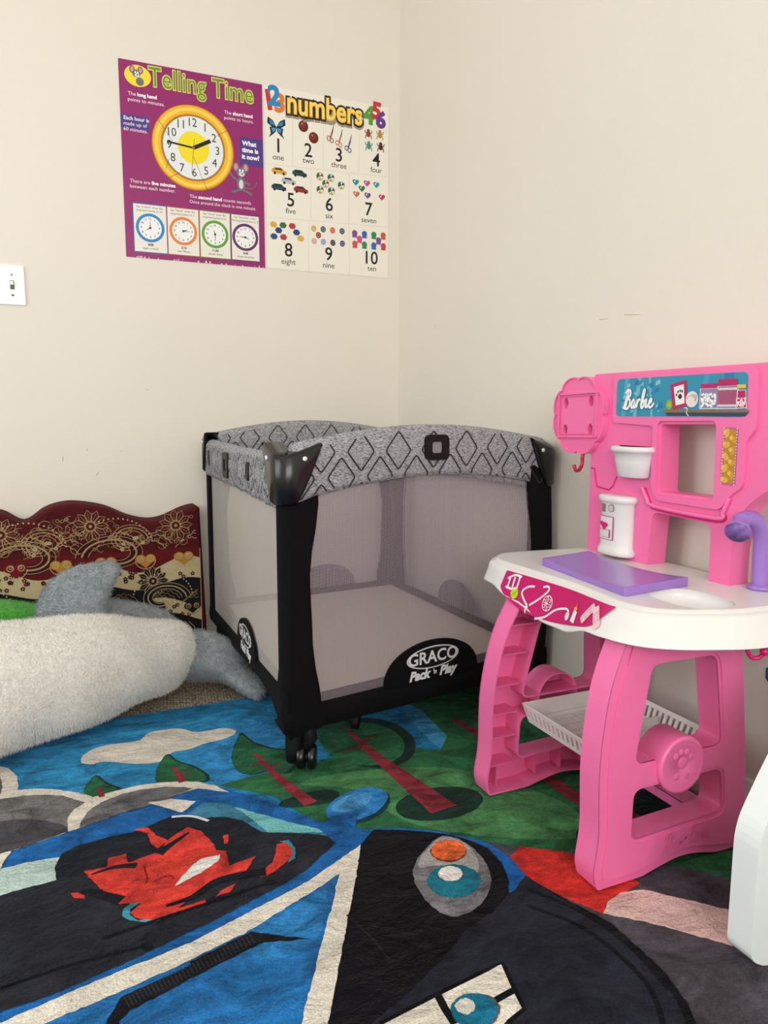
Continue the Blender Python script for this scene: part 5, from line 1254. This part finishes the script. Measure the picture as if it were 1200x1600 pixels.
# dispenser
mb = MB(); yy = -1.343
mb.loft([arcring(yy, .047, .030, .488), arcring(yy, .050, .033, .491), arcring(yy, .050, .033, .500), arcring(yy, .046, .029, .505), arcring(yy, .045, .028, .510), arcring(yy, .045, .028, .598), arcring(yy, .047, .030, .601), arcring(yy, .051, .034, .604), arcring(yy, .052, .035, .611), arcring(yy, .049, .032, .616), arcring(yy, .03, .02, .617)], WHP)
ds = mb.build('dispenser', bs); ds['label'] = 'white moulded dispenser'
def cyl(u, v, h):    # u: along the curved front
    s_ = max(-1, min(1, (u-.006)/.045)); a = math.acos(s_); c = math.copysign(abs(math.cos(a))**(2/2.6), math.cos(a)); q = abs(math.sin(a))**(2/2.6)
    return (-.1005-(.028+h)*q, yy+(.045+h)*c, v)
t = Art(cyl, lambda c_: plastic(c_, .3), .0008)
def gq(u0, u1, v0, v1, col, lay): t.grid(u0, v0, u1, v1, col, lay, 8, 3)
gq(.030, .016, .580, .597, '8C7C7C', 1); t.ell(.003, .590, .006, .0085, '9A8C8C', 1); t.ell(.003, .590, .0042, .0065, 'C6BEBE', 2)
gq(.034, -.003, .521, .572, 'C04A7A', 1); gq(.0325, -.001, .5225, .5705, 'E4E0E0', 2); gq(.029, .003, .526, .543, 'C04A7A', 3); gq(.028, .005, .527, .542, 'DCD8D8', 4)
t.poly([(.028, .556), (.006, .554), (.014, .541)], 'D4206E', 5); t.ell(.022, .5555, .006, .004, 'D4206E', 5); t.ell(.012, .5545, .006, .004, 'D4206E', 6)
gq(.046, .016, .492, .500, 'B8B4B4', 1)
t.build('printed_door', ds)
# purple pad
A_, B_, C_, D_ = Vector((-.302, -1.345)), Vector((-.165, -1.325)), Vector((-.170, -1.605)), Vector((-.330, -1.620))
mb = MB(); K = 24; rings = []
for i in range(K+1):
    q = i/K; p0 = A_.lerp(D_, q); p1 = B_.lerp(C_, q)
    zt = .4915-.005*math.sin(PI*q)+.004*(1-q)**6+.004*q**6; r = []
    for j in range(9): s_ = j/8; p = p0.lerp(p1, s_); r.append((p.x, p.y, zt+.002*s_))
    rings.append(r+[(p1.x, p1.y, ZC-.0002), (p0.x, p0.y, ZC-.0002)])
mb.loft(rings, PURP); pd = mb.build('tray_pad', PK, bevel=.002); pd['label'] = 'purple plastic pad'
# tap
b0 = on(1188, 918, 'z', ZC+.001); mb = MB(); bx = -.11; 
def tpx(x, y): p = on(x, y, 'y', b0.y); return Vector(p)
path = [b0, tpx(1188, 900), tpx(1189, 870), tpx(1190, 845), tpx(1188, 824), tpx(1180, 811), tpx(1169, 808), tpx(1160, 811)]
path = [Vector(p) for p in smooth([tuple(p) for p in path], 5)]
mb.tube([b0, b0+Vector((0, 0, .004)), b0+Vector((0, 0, .008))], [.022, .022, .016], PURP, 24); mb.tube(path, .0135, PURP, 16)
e = path[-1]; d = (tpx(1138, 835)-e); d = (d.normalized()+Vector((-.25, -.62, 0))).normalized()
mb.tube([e-d*.004, e+d*.002, e+d*.004, e+d*.012, e+d*.034, e+d*.037, e+d*.037, e+d*.030, e+d*.010], [.013, .0155, .015, .013, .0205, .0215, .0195, .017, .009], PURP, 24)
tp_ = mb.build('tap', PK); tp_['label'] = 'purple gooseneck tap'
# basket
mb = MB(); x0, x1, y0, y1, z0, z1 = -.362, -.118, -1.642, -1.376, .168, .206
WB = plastic('E2DAD6', .3)
mb.box(x0+.012, x1-.012, y0+.008, y1-.008, z0-.002, z0, WB)
def wallrow(p0, p1, q0, q1, nslot):
    """p: top edge, q: bottom edge (3-D), slotted"""
    p0, p1, q0, q1 = map(Vector, (p0, p1, q0, q1)); nrm = (p1-p0).cross(q0-p0).normalized()*.0012
    def quad(s0, s1, t0, t1):
        V = []
        for s_, t_ in ((s0, t0), (s1, t0), (s1, t1), (s0, t1)):
            a = p0.lerp(p1, s_); b_ = q0.lerp(q1, s_); V.append(a.lerp(b_, t_))
        W_ = [v_+nrm for v_ in V]+[v_-nrm for v_ in V]
        mb.add(W_, [(0, 1, 2, 3), (4, 7, 6, 5), (0, 4, 5, 1), (1, 5, 6, 2), (2, 6, 7, 3), (3, 7, 4, 0)], WB)
    quad(0, 1, 0, .24); quad(0, 1, .80, 1)
    if nslot:
        for i in range(nslot+1): c = i/nslot; quad(max(0, c-.25/nslot), min(1, c+.25/nslot), .22, .82)
    else: quad(0, 1, .22, .82)
b0x, b1x, b0y, b1y = x0+.012, x1-.012, y0+.008, y1-.008
wallrow((x0, y0, z1), (x0, y1, z1), (b0x, b0y, z0), (b0x, b1y, z0), 18); wallrow((x1, y0, z1), (x1, y1, z1), (b1x, b0y, z0), (b1x, b1y, z0), 18)
wallrow((x0, y0, z1), (x1, y0, z1), (b0x, b0y, z0), (b1x, b0y, z0), 0); wallrow((x0, y1, z1), (x1, y1, z1), (b0x, b1y, z0), (b1x, b1y, z0), 0)
mb.box(b0x, b1x, -1.512, -1.508, z0, z0+.022, WB)
for k in range(14):
    q = b0x+.01+(b1x-b0x-.02)*k/13; mb.box(q-.0006, q+.0006, b0y+.01, b1y-.01, z0, z0+.0008, plastic('C8BEBA', .4))
for k in range(9):
    q = b0y+.02+(b1y-b0y-.04)*k/8; mb.box(b0x+.01, b1x-.01, q-.0006, q+.0006, z0, z0+.0008, plastic('C8BEBA', .4))
bk_ = mb.build('basket', PK); bk_['label'] = 'white slotted shelf basket'
mb = MB(); mb.box(-.165, -.115, -1.655, -1.362, .060, .066, PINK); mb.box(-.165, -.161, -1.655, -1.362, .048, .066, PINK); mb.build('lower_crossbar', PK, bevel=.001)
# little hooks under the counter
for y, x in ((-1.752, -.205), (-1.752, -.155), (-1.752, -.100)):
    mb = MB(); mb.tube(smooth([(x-.010, y-.018, .432), (x-.010, y-.020, .420), (x-.004, y-.024, .406), (x+.005, y-.030, .405), (x+.010, y-.034, .411)], 4), .0036, MAG, 10)
    mb.ball((x+.012, y-.036, .417), .0085, .0075, .0075, MAG, 14, 9); h_ = mb.build('hook', PK); h_['label'] = 'magenta hook with round tip'

# ------------------------------------------------------------------ white toy panel at the right edge
WT = thing('white_toy_frame', (-.2, -1.9, RZ), 'white moulded plastic toy side at the right edge in front of the pink kitchen', 'toy')
M_wt = plastic('E9F1F0', .28, .5, 0, .1)
lp = fillet([(-.322, RZ, .012), (-.352, .030, .02), (-.352, .215, .03), (-.312, .282, .02), (-.235, .400, .04), (-.10, .400, .04), (-.03, .28, .02), (-.03, RZ, .01)], .01, 5)
mb = MB(); mb.prism([lp], lambda u, v, h: (u, h, v), -1.884, -1.925, M_wt); mb.build('side', WT, bevel=.010)
t = Art(lambda u, v, h: (u, -1.926-h, v), lambda c_: paper(c_, .3), .0004); t.ell(-.287, .108, .022, .028, '8E8CC4', 1, 32); t.ell(-.287, .108, .019, .025, 'DDE0F0', 2, 32); t.build('round_decal', WT)
# blue octagon sticker on the wall behind
t = Art(lambda u, v, h: (-.0008-h, u, v), lambda c_: paper(c_, .3), .0004)
t.prism([[(-1.665+.026*math.cos(PI/8+i*PI/4), .305+.026*math.sin(PI/8+i*PI/4)) for i in range(8)]], lambda u, v, h: (-h, u, v), 0, .0008, paper('E4E8EE', .3))
t.poly([(-1.665+.0235*math.cos(PI/8+i*PI/4), .305+.0235*math.sin(PI/8+i*PI/4)) for i in range(8)], '125A8C', 1)
o = t.build('wall_sticker', org=(0, -1.665, .305)); tag(o, 'small blue octagonal sticker with white border on the right wall', 'sticker')

for o in bpy.data.objects:
    if '_o' in o: del o['_o']
